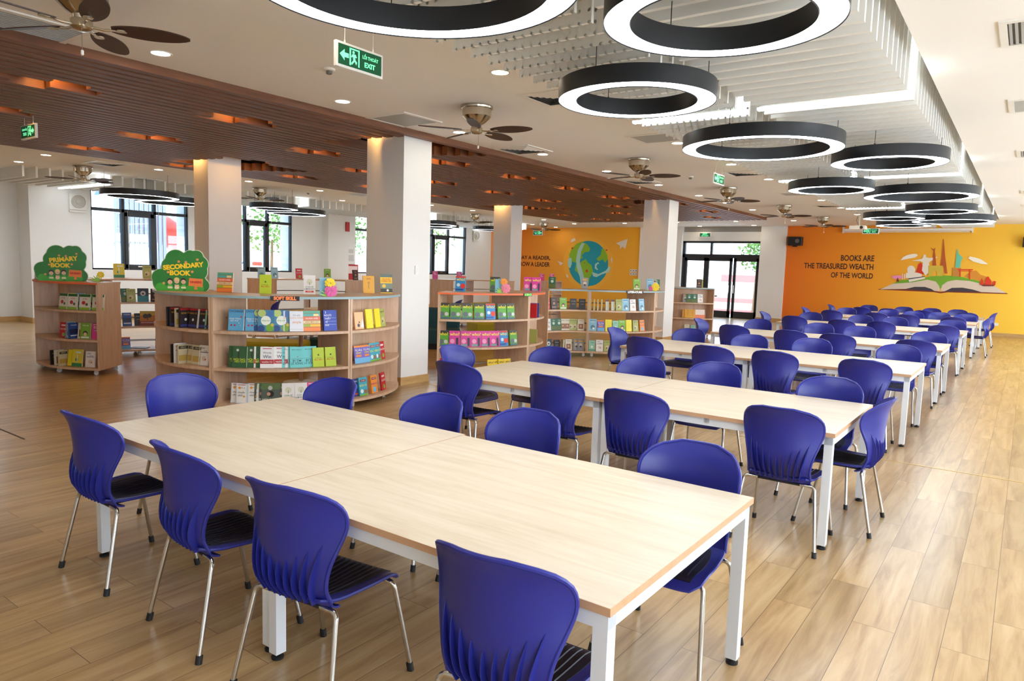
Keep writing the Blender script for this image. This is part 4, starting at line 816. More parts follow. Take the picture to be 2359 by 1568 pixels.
# tree shaped signs
def tree_sign(label, word, loc, rz, s=1.0):
    t = thing('tree_sign', label, 'sign', loc, rz)
    CI = [(-.20, .10, .12), (-.23, .16, .10), (-.12, .30, .10), (-.06, .38, .115), (.10, .42, .075), (.17, .42, .075), (.20, .33, .10), (.18, .24, .11), (.0, .26, .16), (.22, .07, .09), (.0, .12, .16), (.12, .12, .14), (-.10, .12, .14)]
    # outline: upper envelope by angle around the middle
    def outline(gr):
        pts = []
        for i in range(90):
            a = 2*PI*i/90; d_ = Vector((math.cos(a), math.sin(a))); best = .05
            for x, z, r in CI:
                o_ = Vector((x, z-.22)); b = o_.dot(d_); q2 = b*b-(o_.dot(o_)-(r+gr)**2)
                if q2 > 0: best = max(best, b+math.sqrt(q2))
            x, z = d_.x*best, max(0.0, .22+d_.y*best); pts.append((x*s, z*s))
        return pts
    q = MB(); q.prism(outline(.008), .003, .012, 'y'); obj('backing', q, mat('sign_white_edge', (226, 234, 206), .5), t)
    q = MB(); q.prism(outline(0), -.004, .003, 'y'); obj('tree_board', q, mat('leaf_green', (34, 128, 44), .35, var=.25, vs=9), t)
    q = MB()
    for x, z, r in ((-.235, .035, .06), (-.14, .02, .05), (.1, .02, .06), (.2, .03, .05), (-.04, .02, .05)): q.lathe([(r*s, 0), (r*s, .002)], 18, c=(0, 0, 0)) if 0 else q.prism([(x*s+r*s*math.cos(2*PI*i/16), max(.001, z*s+r*s*math.sin(2*PI*i/16))) for i in range(16)], -.006, -.004, 'y')
    obj('grass', q, mat('bright_grass', (70, 170, 50), .4), t)
    q = MB(); text_into(q, word, .085*s*(1 if len(word) < 8 else .9), Matrix.Translation((.02*s, -.006, .30*s)) @ Matrix.Rotation(-.12, 4, 'Y') @ RX, 0, 1.0, .001, bold=.004); text_into(q, 'BOOK', .08*s, Matrix.Translation((-.02*s, -.006, .215*s)) @ RX, 0, 1, .001, bold=.004); obj('title', q, mat('sign_yellow', (255, 214, 30), .4), t)
    q = MB()
    def disc(x, z, r, mi, y=-.007): q.prism([(x*s+r*s*math.cos(2*PI*i/12), z*s+r*s*math.sin(2*PI*i/12)) for i in range(12)], y, y+.002, 'y', mi)
    for x, z, hc in ((-.13, .105, 2), (-.055, .115, 3), (.02, .11, 2)):
        q.prism([((x-.02)*s, .02*s), ((x+.02)*s, .02*s), ((x+.024)*s, .075*s), ((x-.024)*s, .075*s)], -.009, -.006, 'y', 4 if hc == 2 else 1); disc(x, z+.018, .031, hc, -.008); disc(x, z, .026, 1, -.010)
        for e in (-.009, .009): disc(x+e, z+.002, .0035, 2, -.0115)
        q.prism([((x-.008)*s, (z-.012)*s), ((x+.008)*s, (z-.012)*s), ((x+.004)*s, (z-.016)*s), ((x-.004)*s, (z-.016)*s)], -.0115, -.010, 'y', 5)
        q.prism([((x-.026)*s, .03*s), ((x+.026)*s, .03*s), ((x+.026)*s, .052*s), ((x-.026)*s, .052*s)], -.011, -.009, 'y', 0)
    obj('reading_children', q, [mat('open_book_cream', (240, 226, 190), .5), mat('cartoon_skin', (238, 196, 160), .5), mat('cartoon_dark_hair', (60, 34, 26), .5), mat('cartoon_blond_hair', (232, 206, 120), .5), mat('cartoon_green_top', (90, 190, 70), .5), mat('cartoon_mouth', (200, 60, 50), .5)], t)
    q = MB(); q.prism([(.075*s, .065*s), (.235*s, .05*s), (.24*s, .15*s), (.085*s, .16*s)], -.010, -.005, 'y'); q.prism([(.14*s, .02*s), (.175*s, .02*s), (.17*s, .06*s), (.145*s, .06*s)], -.009, -.006, 'y'); bn = obj('name_board', q, mat('name_board_orange', (240, 134, 62), .5), t)
    q = MB(); text_into(q, 'VINSERS', .036*s, Matrix.Translation((.158*s, -.0108, .108*s)) @ RX, 0, 1, .0006, bold=.0015); obj('name_lettering', q, mat('name_red', (196, 26, 30), .5), bn)
    q = MB()
    for i, (x, z) in enumerate(((-.03, .355), (.05, .35), (.18, .385), (-.15, .225), (.12, .235), (-.2, .09))):
        for k_ in range(5): a = 2*PI*k_/5; disc(x+.010*math.cos(a), z+.010*math.sin(a), .007, 0)
        disc(x, z, .005, 1, -.009)
    obj('blossoms', q, [mat('blossom_peach', (226, 150, 96), .5), mat('blossom_centre', (240, 210, 80), .5)], t)
    q = MB(); q.prism([(-.06*s, 0), (.06*s, 0), (.0, .2*s)], .012, .09, 'y') if 0 else q.add([(-.03, .012, 0), (.03, .012, 0), (.03, .012, .2), (-.03, .012, .2), (-.03, .10, 0), (.03, .10, 0)], [(0, 1, 2, 3), (0, 4, 5, 1), (4, 3, 2, 5), (0, 3, 4), (1, 5, 2)]); obj('prop_foot', q, mat('sign_white_edge'), t)
tree_sign('green tree shaped PRIMARY BOOK sign on the orange edged case', 'PRIMARY', (-11.25, 4.42, 1.307), math.radians(62), 1.02)
tree_sign('green tree shaped SECONDARY BOOK sign on the blue edged case', 'SECONDARY', (-8.02, 4.42, 1.307), math.radians(52), .96)
# paper flowers
def flower(name, label, loc, rz, blooms, card=None):
    t = thing('paper_flowers', label, 'paper flowers', loc, rz)
    q = MB()
    for i in range(9):
        a = -.6+PI*1.1*i/8; q.add([(0, .0, .0), (.02*math.cos(a+1.6), 0, .02*math.sin(a+1.6)), (.10*math.cos(a)-.03, -.01, abs(.10*math.sin(a))), (-.02*math.cos(a+1.6), .004, .02)], [(0, 1, 2, 3)])
    q.box(-.06, -.01, 0, .06, .04, .006); obj('leaves', q, mat('paper_leaf', (168, 216, 96), .6), t)
    for x, z, r, c in blooms:
        b = MB()
        for ring, (n_, rr, tilt) in enumerate(((9, 1.0, .12), (7, .7, .5), (5, .42, .9))):
            for k_ in range(n_):
                a = 2*PI*(k_+.5*ring)/n_; u = Vector((math.cos(a), 0, math.sin(a))); v = Vector((-math.sin(a), 0, math.cos(a))); R_ = r*rr; yy = -.012*ring
                pts = [u*R_*.12, u*R_*.6+v*R_*.36, u*R_*.98+v*R_*.16, u*R_*.98-v*R_*.16, u*R_*.6-v*R_*.36]
                b.add([(x+p_.x, -.02+yy-tilt*.25*R_*(p_.length/R_), z+p_.z) for p_ in pts], [(0, 1, 2, 3, 4)])
        obj('bloom', b, mat('paper_'+c, dict(yellow=(250, 226, 60), pink=(232, 110, 180), rose=(246, 150, 176), orange=(250, 168, 70))[c], .6), t)
    if card: q = MB(); q.box(-.11, .03, 0, .03, .034, .21); obj('paper_card', q, mat('paper_blue_card', (140, 198, 226), .6), t)
flower('f', 'yellow and pink paper flowers on the soft skill case', (-6.42, 5.28, 1.307), math.radians(58), [(.0, .15, .062, 'yellow'), (.01, .065, .075, 'pink')], True)
flower('f', 'orange and rose paper flowers beside the science sign', (-6.42, 8.55, 1.307), math.radians(40), [(.02, .17, .055, 'orange'), (.05, .075, .075, 'rose')], True)
flower('f', 'yellow paper flower at the end of the literature case', (-6.2, 13.35, 1.307), math.radians(30), [(.06, .08, .085, 'yellow'), (-.03, .05, .05, 'pink')])
flower('f', 'small yellow paper flower behind the primary sign', (-10.95, 4.78, 1.307), math.radians(60), [(.03, .1, .05, 'yellow')])
# reading nook: cushioned benches and round tables inside the rings
TEAL = mat('teal_upholstery', (30, 74, 84), .8); YEL = mat('mustard_upholstery', (176, 166, 40), .8)
def bench(label, loc, rz, L, d, hh, m_, back=False):
    t = thing('cushioned_bench', label, 'bench', loc, rz); q = MB(); q.bbox(-L/2, -d/2, .12, L/2, d/2, hh, .03); obj('seat_cushion', q, m_, t); q = MB(); q.box(-L/2+.05, -d/2+.05, 0, L/2-.05, d/2-.05, .12); obj('plinth', q, BLACK, t)
    if back: q = MB(); q.bbox(-L/2, d/2-.14, hh, L/2, d/2, hh+.4, .04); obj('back_cushion', q, m_, t)
bench('mustard yellow bench cushion seen through the soft skill bookcase', (-9.75, 6.75, 0), math.radians(35), 1.25, .62, .42, YEL)
bench('dark teal sofa behind the round white table in the reading nook', (-9.2, 8.05, 0), math.radians(20), 1.3, .6, .42, TEAL, True)
bench('mustard bench behind the inward curving bookcase', (-9.3, 12.3, 0), math.radians(60), 1.3, .6, .5, YEL, True)
bench('dark teal sofa behind the science bookcase', (-9.9, 10.6, 0), math.radians(40), 1.4, .6, .42, TEAL, True)
def round_table(label, loc):
    t = thing('round_table', label, 'table', loc); q = MB(); q.lathe([(.40, .70), (.42, .71), (.42, .73), (.41, .735)], 36); obj('tabletop', q, mat('white_laminate', (232, 228, 218), .3), t); q = MB(); q.lathe([(.03, .02), (.03, .7)], 14); obj('column_leg', q, SHELFW, t); q = MB(); q.lathe([(.24, 0), (.24, .012), (.05, .03)], 28); obj('base_plate', q, STEEL, t)
round_table('small round white table seen through the soft skill bookcase', (-8.15, 6.2, 0)); round_table('small round white table behind the second window bookcases', (-11.7, 9.5, 0))
for x, y, a, l_ in ((-12.1, 8.35, 140, 'dark blue chair back seen through the soft skill bookcase'), (-11.0, 12.6, 120, 'dark blue chair beyond the soft skill case, beside the second nook')):
    dup(c0, (x, y, 0), math.radians(a), l_, 'blue chairs in the reading nooks')

BOOKS=[
 (-6.988,4.452,0.915,33.5,'change','first from the left on the top shelf of the soft skill bookcase','Sm1'),
 (-6.857,4.582,0.915,41,'change','second from the left on the top shelf of the soft skill bookcase','Sm1'),
 (-6.788,4.646,0.915,44.9,'nature','third from the left on the top shelf of the soft skill bookcase','Sm1'),
 (-6.74,4.661,0.915,46.8,'nature','fourth from the left on the top shelf of the soft skill bookcase','Sm1'),
 (-6.654,4.801,0.915,53.5,'nature','fifth from the left on the top shelf of the soft skill bookcase','Sm1'),
 (-6.598,4.883,0.915,57.6,'simple','sixth from the left on the top shelf of the soft skill bookcase','Sm1'),
 (-6.545,4.925,0.915,60.2,'simple','seventh from the left on the top shelf of the soft skill bookcase','Sm1'),
 (-6.47,5.077,0.915,67.2,'stack','eighth from the left on the top shelf of the soft skill bookcase','Sm1'),
 (-6.401,5.282,0.915,76,'teacher','ninth from the left on the top shelf of the soft skill bookcase','Sm1'),
 (-7.017,4.462,0.505,32.7,'mic','first from the left on the middle shelf of the soft skill bookcase','Sm2'),
 (-6.959,4.472,0.505,34.9,'mic','second from the left on the middle shelf of the soft skill bookcase','Sm2'),
 (-6.861,4.578,0.505,40.8,'mic','third from the left on the middle shelf of the soft skill bookcase','Sm2'),
 (-6.8,4.635,0.505,44.3,'words','fourth from the left on the middle shelf of the soft skill bookcase','Sm2'),
 (-6.732,4.669,0.505,47.2,'words','fifth from the left on the middle shelf of the soft skill bookcase','Sm2'),
 (-6.657,4.797,0.505,53.3,'words','sixth from the left on the middle shelf of the soft skill bookcase','Sm2'),
 (-6.608,4.867,0.505,56.8,'sea','seventh from the left on the middle shelf of the soft skill bookcase','Sm2'),
 (-6.544,4.927,0.505,60.3,'sea','eighth from the left on the middle shelf of the soft skill bookcase','Sm2'),
 (-6.498,5.071,0.505,66.5,'sea','ninth from the left on the middle shelf of the soft skill bookcase','Sm2'),
 (-6.442,5.147,0.505,70.2,'lime','tenth from the left on the middle shelf of the soft skill bookcase','Sm2'),
 (-6.4,5.289,0.505,76.3,'lime','eleventh from the left on the middle shelf of the soft skill bookcase','Sm2'),
 (-7.015,4.463,0.105,32.8,'smallt','first from the left on the bottom shelf of the soft skill bookcase','Sm3'),
 (-6.944,4.482,0.105,35.7,'smallt','second from the left on the bottom shelf of the soft skill bookcase','Sm3'),
 (-6.862,4.577,0.105,40.7,'smallt','third from the left on the bottom shelf of the soft skill bookcase','Sm3'),
 (-6.801,4.633,0.105,44.2,'photo','fourth from the left on the bottom shelf of the soft skill bookcase','Sm3'),
 (-6.727,4.675,0.105,47.5,'photo','fifth from the left on the bottom shelf of the soft skill bookcase','Sm3'),
 (-6.656,4.798,0.105,53.3,'photo','sixth from the left on the bottom shelf of the soft skill bookcase','Sm3'),
 (-6.593,4.847,0.105,56.5,'tree','seventh from the left on the bottom shelf of the soft skill bookcase','Sm3'),
 (-6.522,4.967,0.105,62.2,'tree','eighth from the left on the bottom shelf of the soft skill bookcase','Sm3'),
 (-6.483,5.107,0.105,68.1,'pink','ninth from the left on the bottom shelf of the soft skill bookcase','Sm3'),
 (-6.42,5.213,0.105,73.1,'pink','tenth from the left on the bottom shelf of the soft skill bookcase','Sm3'),
 (-7.855,4.223,0.915,86.1,'spine|s','first from the left on the top shelf of the bookcase under the secondary sign','Sl1'),
 (-7.785,4.22,0.915,89,'redtop|s','second from the left on the top shelf of the bookcase under the secondary sign','Sl1'),
 (-7.688,4.222,0.915,92.9,'cream|s','third from the left on the top shelf of the bookcase under the secondary sign','Sl1'),
 (-7.606,4.229,0.915,96.3,'redtop|s','fourth from the left on the top shelf of the bookcase under the secondary sign','Sl1'),
 (-7.501,4.244,0.915,10.7,'redtop','fifth from the left on the top shelf of the bookcase under the secondary sign','Sl1'),
 (-7.373,4.3,0.915,16.3,'redtop','sixth from the left on the top shelf of the bookcase under the secondary sign','Sl1'),
 (-7.299,4.324,0.915,19.6,'mint','seventh from the left on the top shelf of the bookcase under the secondary sign','Sl1'),
 (-7.787,4.22,0.505,88.9,'dark|s','first from the left on the middle shelf of the bookcase under the secondary sign','Sl2'),
 (-7.716,4.221,0.505,91.8,'white|s','second from the left on the middle shelf of the bookcase under the secondary sign','Sl2'),
 (-7.654,4.224,0.505,94.3,'cream|s','third from the left on the middle shelf of the bookcase under the secondary sign','Sl2'),
 (-7.568,4.257,0.505,8,'cream','fourth from the left on the middle shelf of the bookcase under the secondary sign','Sl2'),
 (-7.498,4.269,0.505,11,'cream','fifth from the left on the middle shelf of the bookcase under the secondary sign','Sl2'),
 (-7.457,4.253,0.505,12.5,'cream','sixth from the left on the middle shelf of the bookcase under the secondary sign','Sl2'),
 (-7.351,4.281,0.505,17,'white','seventh from the left on the middle shelf of the bookcase under the secondary sign','Sl2'),
 (-7.745,4.22,0.105,90.6,'grey|s','first from the left on the bottom shelf of the bookcase under the secondary sign','Sl3'),
 (-7.642,4.225,0.105,94.8,'grey|s','second from the left on the bottom shelf of the bookcase under the secondary sign','Sl3'),
 (-7.555,4.235,0.105,98.4,'dark|s','third from the left on the bottom shelf of the bookcase under the secondary sign','Sl3'),
 (-7.467,4.251,0.105,12.1,'navyp','fourth from the left on the bottom shelf of the bookcase under the secondary sign','Sl3'),
 (-7.369,4.276,0.105,16.2,'navyp','fifth from the left on the bottom shelf of the bookcase under the secondary sign','Sl3'),
 (-7.274,4.333,0.105,20.7,'ivory','sixth from the left on the bottom shelf of the bookcase under the secondary sign','Sl3'),
 (-6.361,5.681,0.915,92.5,'peach','first from the left on the top shelf of the bookcase beside the white column','Sr1'),
 (-6.382,5.867,0.915,100.2,'yellow','second from the left on the top shelf of the bookcase beside the white column','Sr1'),
 (-6.425,6.041,0.915,107.5,'yellow','third from the left on the top shelf of the bookcase beside the white column','Sr1'),
 (-6.473,6.171,0.915,113.2,'olive','fourth from the left on the top shelf of the bookcase beside the white column','Sr1'),
 (-6.361,5.681,0.505,92.5,'purple','first from the left on the middle shelf of the bookcase beside the white column','Sr2'),
 (-6.375,5.822,0.505,98.3,'purple','second from the left on the middle shelf of the bookcase beside the white column','Sr2'),
 (-6.398,5.944,0.505,103.4,'teal','third from the left on the middle shelf of the bookcase beside the white column','Sr2'),
 (-6.429,6.054,0.505,108.1,'teal','fourth from the left on the middle shelf of the bookcase beside the white column','Sr2'),
 (-6.473,6.171,0.505,113.2,'crimson','fifth from the left on the middle shelf of the bookcase beside the white column','Sr2'),
 (-6.385,5.662,0.105,91.7,'navyp','first from the left on the bottom shelf of the bookcase beside the white column','Sr3'),
 (-6.367,5.764,0.105,95.9,'teal','second from the left on the bottom shelf of the bookcase beside the white column','Sr3'),
 (-6.407,5.979,0.105,104.8,'orange','third from the left on the bottom shelf of the bookcase beside the white column','Sr3'),
 (-6.492,6.213,0.105,115.1,'crimson','fourth from the left on the bottom shelf of the bookcase beside the white column','Sr3'),
 (-6.914,7.792,0.915,34.2,'who_g','first from the left on the top shelf of the science bookcase','Wm1'),
 (-6.778,7.897,0.915,41.2,'who_g','second from the left on the top shelf of the science bookcase','Wm1'),
 (-6.652,8.021,0.915,48.4,'who_g','third from the left on the top shelf of the science bookcase','Wm1'),
 (-6.54,8.165,0.915,55.9,'who_g','fourth from the left on the top shelf of the science bookcase','Wm1'),
 (-6.448,8.324,0.915,63.5,'who_b','fifth from the left on the top shelf of the science bookcase','Wm1'),
 (-6.371,8.511,0.915,71.7,'who_g','sixth from the left on the top shelf of the science bookcase','Wm1'),
 (-6.327,8.677,0.915,78.8,'who_g','seventh from the left on the top shelf of the science bookcase','Wm1'),
 (-6.916,7.79,0.505,34,'who_g','first from the left on the middle shelf of the science bookcase','Wm2'),
 (-6.783,7.892,0.505,40.9,'who_m','second from the left on the middle shelf of the science bookcase','Wm2'),
 (-6.661,8.012,0.505,47.9,'who_m','third from the left on the middle shelf of the science bookcase','Wm2'),
 (-6.562,8.134,0.505,54.4,'who_m','fourth from the left on the middle shelf of the science bookcase','Wm2'),
 (-6.476,8.27,0.505,60.9,'who_m','fifth from the left on the middle shelf of the science bookcase','Wm2'),
 (-6.41,8.406,0.505,67.2,'who_m','sixth from the left on the middle shelf of the science bookcase','Wm2'),
 (-6.357,8.556,0.505,73.7,'who_b','seventh from the left on the middle shelf of the science bookcase','Wm2'),
 (-6.314,8.75,0.505,81.8,'who_g','eighth from the left on the middle shelf of the science bookcase','Wm2'),
 (-6.929,7.782,0.105,33.4,'crimson','first from the left on the bottom shelf of the science bookcase','Wm3'),
 (-6.433,8.355,0.105,64.9,'who_y','second from the left on the bottom shelf of the science bookcase','Wm3'),
 (-6.41,8.472,0.105,69.7,'who_y','third from the left on the bottom shelf of the science bookcase','Wm3'),
 (-6.363,8.534,0.105,72.7,'who_y','fourth from the left on the bottom shelf of the science bookcase','Wm3'),
 (-6.333,8.649,0.105,77.6,'who_y','fifth from the left on the bottom shelf of the science bookcase','Wm3'),
 (-6.336,9.266,0.915,193,'crimson|s','first from the left on the top shelf of the bookcase right of science','Wr1'),
 (-6.362,9.36,0.915,197,'blue|s','second from the left on the top shelf of the bookcase right of science','Wr1'),
 (-6.347,9.308,0.505,194.8,'olive|s','first from the left on the middle shelf of the bookcase right of science','Wr2'),
 (-7.427,11.362,0.915,80.5,'crimson','first from the left on the top shelf of the inward curved bookcase before literature','T21'),
 (-7.383,11.528,0.915,69.8,'brown','second from the left on the top shelf of the inward curved bookcase before literature','T21'),
 (-7.292,11.71,0.915,57.1,'green','third from the left on the top shelf of the inward curved bookcase before literature','T21'),
 (-7.161,11.87,0.915,44.1,'dark','fourth from the left on the top shelf of the inward curved bookcase before literature','T21'),
 (-7.028,11.977,0.915,33.5,'dark','fifth from the left on the top shelf of the inward curved bookcase before literature','T21'),
 (-7.419,11.406,0.505,77.7,'white','first from the left on the middle shelf of the inward curved bookcase before literature','T22'),
 (-7.38,11.537,0.505,69.2,'forest','second from the left on the middle shelf of the inward curved bookcase before literature','T22'),
 (-7.343,11.672,0.505,60.7,'forest','third from the left on the middle shelf of the inward curved bookcase before literature','T22'),
 (-7.301,11.741,0.505,55.8,'ivory','fourth from the left on the middle shelf of the inward curved bookcase before literature','T22'),
 (-7.247,11.812,0.505,50.4,'ivory','fifth from the left on the middle shelf of the inward curved bookcase before literature','T22'),
 (-7.193,11.872,0.505,45.4,'olive','sixth from the left on the middle shelf of the inward curved bookcase before literature','T22'),
 (-7.131,11.929,0.505,40.4,'olive','seventh from the left on the middle shelf of the inward curved bookcase before literature','T22'),
 (-7.035,11.972,0.505,34,'ivory','eighth from the left on the middle shelf of the inward curved bookcase before literature','T22'),
 (-7.411,11.441,0.105,75.5,'tealc','first from the left on the bottom shelf of the inward curved bookcase before literature','T23'),
 (-7.342,11.623,0.105,63.3,'dark','second from the left on the bottom shelf of the inward curved bookcase before literature','T23'),
 (-7.28,11.729,0.105,145.7,'ivory|s','third from the left on the bottom shelf of the inward curved bookcase before literature','T23'),
 (-7.206,11.823,0.105,48.2,'ivory','fourth from the left on the bottom shelf of the inward curved bookcase before literature','T23'),
 (-7.104,11.952,0.105,38.2,'grey','fifth from the left on the bottom shelf of the inward curved bookcase before literature','T23'),
 (-7.024,11.98,0.105,33.2,'grey','sixth from the left on the bottom shelf of the inward curved bookcase before literature','T23'),
 (-6.875,12.068,0.915,118.4,'multi|s','first from the left on the top shelf of the literature bookcase','T1'),
 (-6.814,12.103,0.915,121.2,'multi|s','second from the left on the top shelf of the literature bookcase','T1'),
 (-6.755,12.141,0.915,124.1,'multi|s','third from the left on the top shelf of the literature bookcase','T1'),
 (-6.697,12.182,0.915,127,'multi|s','fourth from the left on the top shelf of the literature bookcase','T1'),
 (-6.618,12.246,0.915,41.2,'multi','fifth from the left on the top shelf of the literature bookcase','T1'),
 (-6.535,12.326,0.915,45.9,'multi','sixth from the left on the top shelf of the literature bookcase','T1'),
 (-6.447,12.426,0.915,51.3,'olive','seventh from the left on the top shelf of the literature bookcase','T1'),
 (-6.363,12.542,0.915,57.2,'sky','eighth from the left on the top shelf of the literature bookcase','T1'),
 (-6.279,12.691,0.915,64.2,'white','ninth from the left on the top shelf of the literature bookcase','T1'),
 (-6.195,12.911,0.915,73.9,'sky','tenth from the left on the top shelf of the literature bookcase','T1'),
 (-6.836,12.09,0.505,30.2,'sky','first from the left on the middle shelf of the literature bookcase','T2'),
 (-6.703,12.178,0.505,36.7,'purple','second from the left on the middle shelf of the literature bookcase','T2'),
 (-6.584,12.277,0.505,43.1,'yellow','third from the left on the middle shelf of the literature bookcase','T2'),
 (-6.483,12.382,0.505,49,'mint','fourth from the left on the middle shelf of the literature bookcase','T2'),
 (-6.395,12.494,0.505,54.8,'green','fifth from the left on the middle shelf of the literature bookcase','T2'),
 (-6.313,12.626,0.505,61.2,'yellow','sixth from the left on the middle shelf of the literature bookcase','T2'),
 (-6.241,12.777,0.505,68.1,'olive','seventh from the left on the middle shelf of the literature bookcase','T2'),
 (-6.183,12.956,0.505,75.8,'orange','eighth from the left on the middle shelf of the literature bookcase','T2'),
 (-6.836,12.09,0.105,30.2,'mint','first from the left on the bottom shelf of the literature bookcase','T3'),
 (-6.71,12.173,0.105,36.4,'white','second from the left on the bottom shelf of the literature bookcase','T3'),
 (-6.589,12.272,0.105,42.8,'olive','third from the left on the bottom shelf of the literature bookcase','T3'),
 (-7.325,17.85,0.915,24.7,'grey','first from the left on the top shelf of the bookcase by the glass door','R51'),
 (-7.226,17.873,0.915,28.8,'forest','second from the left on the top shelf of the bookcase by the glass door','R51'),
 (-7.105,17.947,0.915,34.6,'forest','third from the left on the top shelf of the bookcase by the glass door','R51'),
 (-6.985,18.04,0.915,40.8,'white','fourth from the left on the top shelf of the bookcase by the glass door','R51'),
 (-7.31,17.857,0.505,25.4,'gold','first from the left on the middle shelf of the bookcase by the glass door','R52'),
 (-7.244,17.863,0.505,27.9,'gold','second from the left on the middle shelf of the bookcase by the glass door','R52'),
 (-7.134,17.928,0.505,33.2,'gold','third from the left on the middle shelf of the bookcase by the glass door','R52'),
 (-7.025,18.008,0.505,38.7,'orangew','fourth from the left on the middle shelf of the bookcase by the glass door','R52'),
 (-6.927,18.094,0.505,44.1,'orangew','fifth from the left on the middle shelf of the bookcase by the glass door','R52'),
 (-7.242,17.864,0.105,28,'ivory','first from the left on the bottom shelf of the bookcase by the glass door','R53'),
 (-7.105,17.947,0.105,34.6,'mint','second from the left on the bottom shelf of the bookcase by the glass door','R53'),
 (-7.007,18.022,0.105,39.7,'grey','third from the left on the bottom shelf of the bookcase by the glass door','R53'),
 (-11.042,4.324,0.915,14.4,'kid','first from the left on the top shelf of the bookcase under the primary sign','P1'),
 (-10.874,4.379,0.915,21.6,'kid','second from the left on the top shelf of the bookcase under the primary sign','P1'),
 (-10.694,4.465,0.915,29.8,'kid','third from the left on the top shelf of the bookcase under the primary sign','P1'),
 (-10.557,4.585,0.915,37.2,'kid','fourth from the left on the top shelf of the bookcase under the primary sign','P1'),
 (-10.993,4.411,0.915,17.4,'yellow','first from the left on the top shelf of the rear row of the primary bookcase','P1b'),
 (-10.855,4.462,0.915,23.7,'sky','second from the left on the top shelf of the rear row of the primary bookcase','P1b'),
 (-10.706,4.539,0.915,31,'green','third from the left on the top shelf of the rear row of the primary bookcase','P1b'),
 (-11.063,4.319,0.505,13.5,'crimson','first from the left on the middle shelf of the bookcase under the primary sign','P2'),
 (-10.939,4.355,0.505,18.8,'sky','second from the left on the middle shelf of the bookcase under the primary sign','P2'),
 (-10.853,4.387,0.505,112.5,'blue|s','third from the left on the middle shelf of the bookcase under the primary sign','P2'),
 (-10.772,4.45,0.505,26.7,'ivory','fourth from the left on the middle shelf of the bookcase under the primary sign','P2'),
 (-10.697,4.464,0.505,29.7,'green','fifth from the left on the middle shelf of the bookcase under the primary sign','P2'),
 (-10.58,4.568,0.505,36.1,'pink','sixth from the left on the middle shelf of the bookcase under the primary sign','P2'),
 (-11.237,4.288,0.105,96.3,'dark|s','first from the left on the bottom shelf of the bookcase under the primary sign','P3'),
 (-11.136,4.303,0.105,100.4,'ivory|s','second from the left on the bottom shelf of the bookcase under the primary sign','P3'),
 (-11.053,4.321,0.105,103.9,'cream|s','third from the left on the bottom shelf of the bookcase under the primary sign','P3'),
 (-10.96,4.373,0.105,18.2,'yellow','fourth from the left on the bottom shelf of the bookcase under the primary sign','P3'),
 (-10.828,4.398,0.105,23.6,'stripe','fifth from the left on the bottom shelf of the bookcase under the primary sign','P3'),
 (-10.644,4.495,0.105,32.2,'white','sixth from the left on the bottom shelf of the bookcase under the primary sign','P3'),
 (-12.325,5.809,0.915,82.1,'forest','first from the left on the top shelf of the see through bookcase behind primary','Pb1'),
 (-12.288,5.88,0.915,77.5,'olive','second from the left on the top shelf of the see through bookcase behind primary','Pb1'),
 (-12.232,6.051,0.915,66.2,'tealc','third from the left on the top shelf of the see through bookcase behind primary','Pb1'),
 (-12.164,6.22,0.915,55.1,'brown','fourth from the left on the top shelf of the see through bookcase behind primary','Pb1'),
 (-12.3,5.813,0.505,81.7,'blue','first from the left on the middle shelf of the see through bookcase behind primary','Pb2'),
 (-12.281,5.992,0.505,70.7,'dark','second from the left on the middle shelf of the see through bookcase behind primary','Pb2'),
 (-12.204,6.108,0.505,62.3,'dino','third from the left on the middle shelf of the see through bookcase behind primary','Pb2'),
 (-12.327,5.795,0.105,83,'purple','first from the left on the bottom shelf of the see through bookcase behind primary','Pb3'),
 (-12.13,6.266,0.105,51.6,'brown','second from the left on the bottom shelf of the see through bookcase behind primary','Pb3'),
 (-7.596,4.699,1.307,30,'stack','standing at the left end of the soft skill top','topS'),
 (-7.135,4.931,1.307,48,'lime','standing above the change paperbacks','topS'),
 (-6.87,5.349,1.307,52,'tree','standing right of the soft skill sign','topS'),
 (-6.902,6.314,1.307,62,'gold','standing on top beside the white column','topS'),
 (-6.838,6.564,1.307,62,'hist','standing at the right end of the top','topS'),
 (-11.737,4.385,1.307,50,'yellow','behind the left edge of the primary sign','topP'),
 (-11.755,4.318,1.307,60,'cream','leaning at the far left of the orange top','topP'),
 (-12.779,5.921,1.307,75,'stripe','nearest the primary sign','topPb'),
 (-12.638,6.336,1.307,75,'olive','under the middle window pane','topPb'),
 (-12.483,6.57,1.307,60,'blue','just left of the secondary sign','topPb'),
 (-13.035,8.918,1.307,50,'sky','behind the lime paperback','topQ'),
 (-13.029,9.246,1.307,80,'sky','with red spine under the second window','topQ'),
 (-12.926,9.791,1.307,70,'crimson','right of the second window','topQ'),
 (-12.814,10.473,1.307,60,'green','standing before the white pilaster','topQ'),
 (-12.053,10.644,1.307,95,'brown','before the third window','topQ'),
 (-13.022,15.311,1.307,60,'pink','behind the blue biography','topR'),
 (-13.169,14.461,1.307,60,'pink','next to the first white column','topR'),
 (-12.153,18.195,1.307,40,'pink','nearest the reader slogan','topG'),
 (-12.4,19.16,1.307,50,'pink','just left of the globe painting','topG'),
 (-7.011,8.262,1.307,28,'who_b','standing at the left of the orange edged top','topW'),
 (-6.733,8.769,1.307,34,'who_g','standing in the middle of the orange edged top','topW'),
 (-6.849,9.858,1.307,38,'who_m','rear of the pair above the science sign','topW'),
 (-6.73,9.922,1.307,38,'who_m','front of the pair above the science sign','topW'),
 (-7.725,11.943,1.307,30,'forest','at the left end of the literature top','topT'),
 (-7.246,12.419,1.307,30,'grey','in front of the globe painting','topT'),
 (-6.644,13.551,1.307,45,'green','behind the literature sign','topT'),
 (-6.543,14.297,1.307,35,'forest','taller one behind the column corner','topT'),
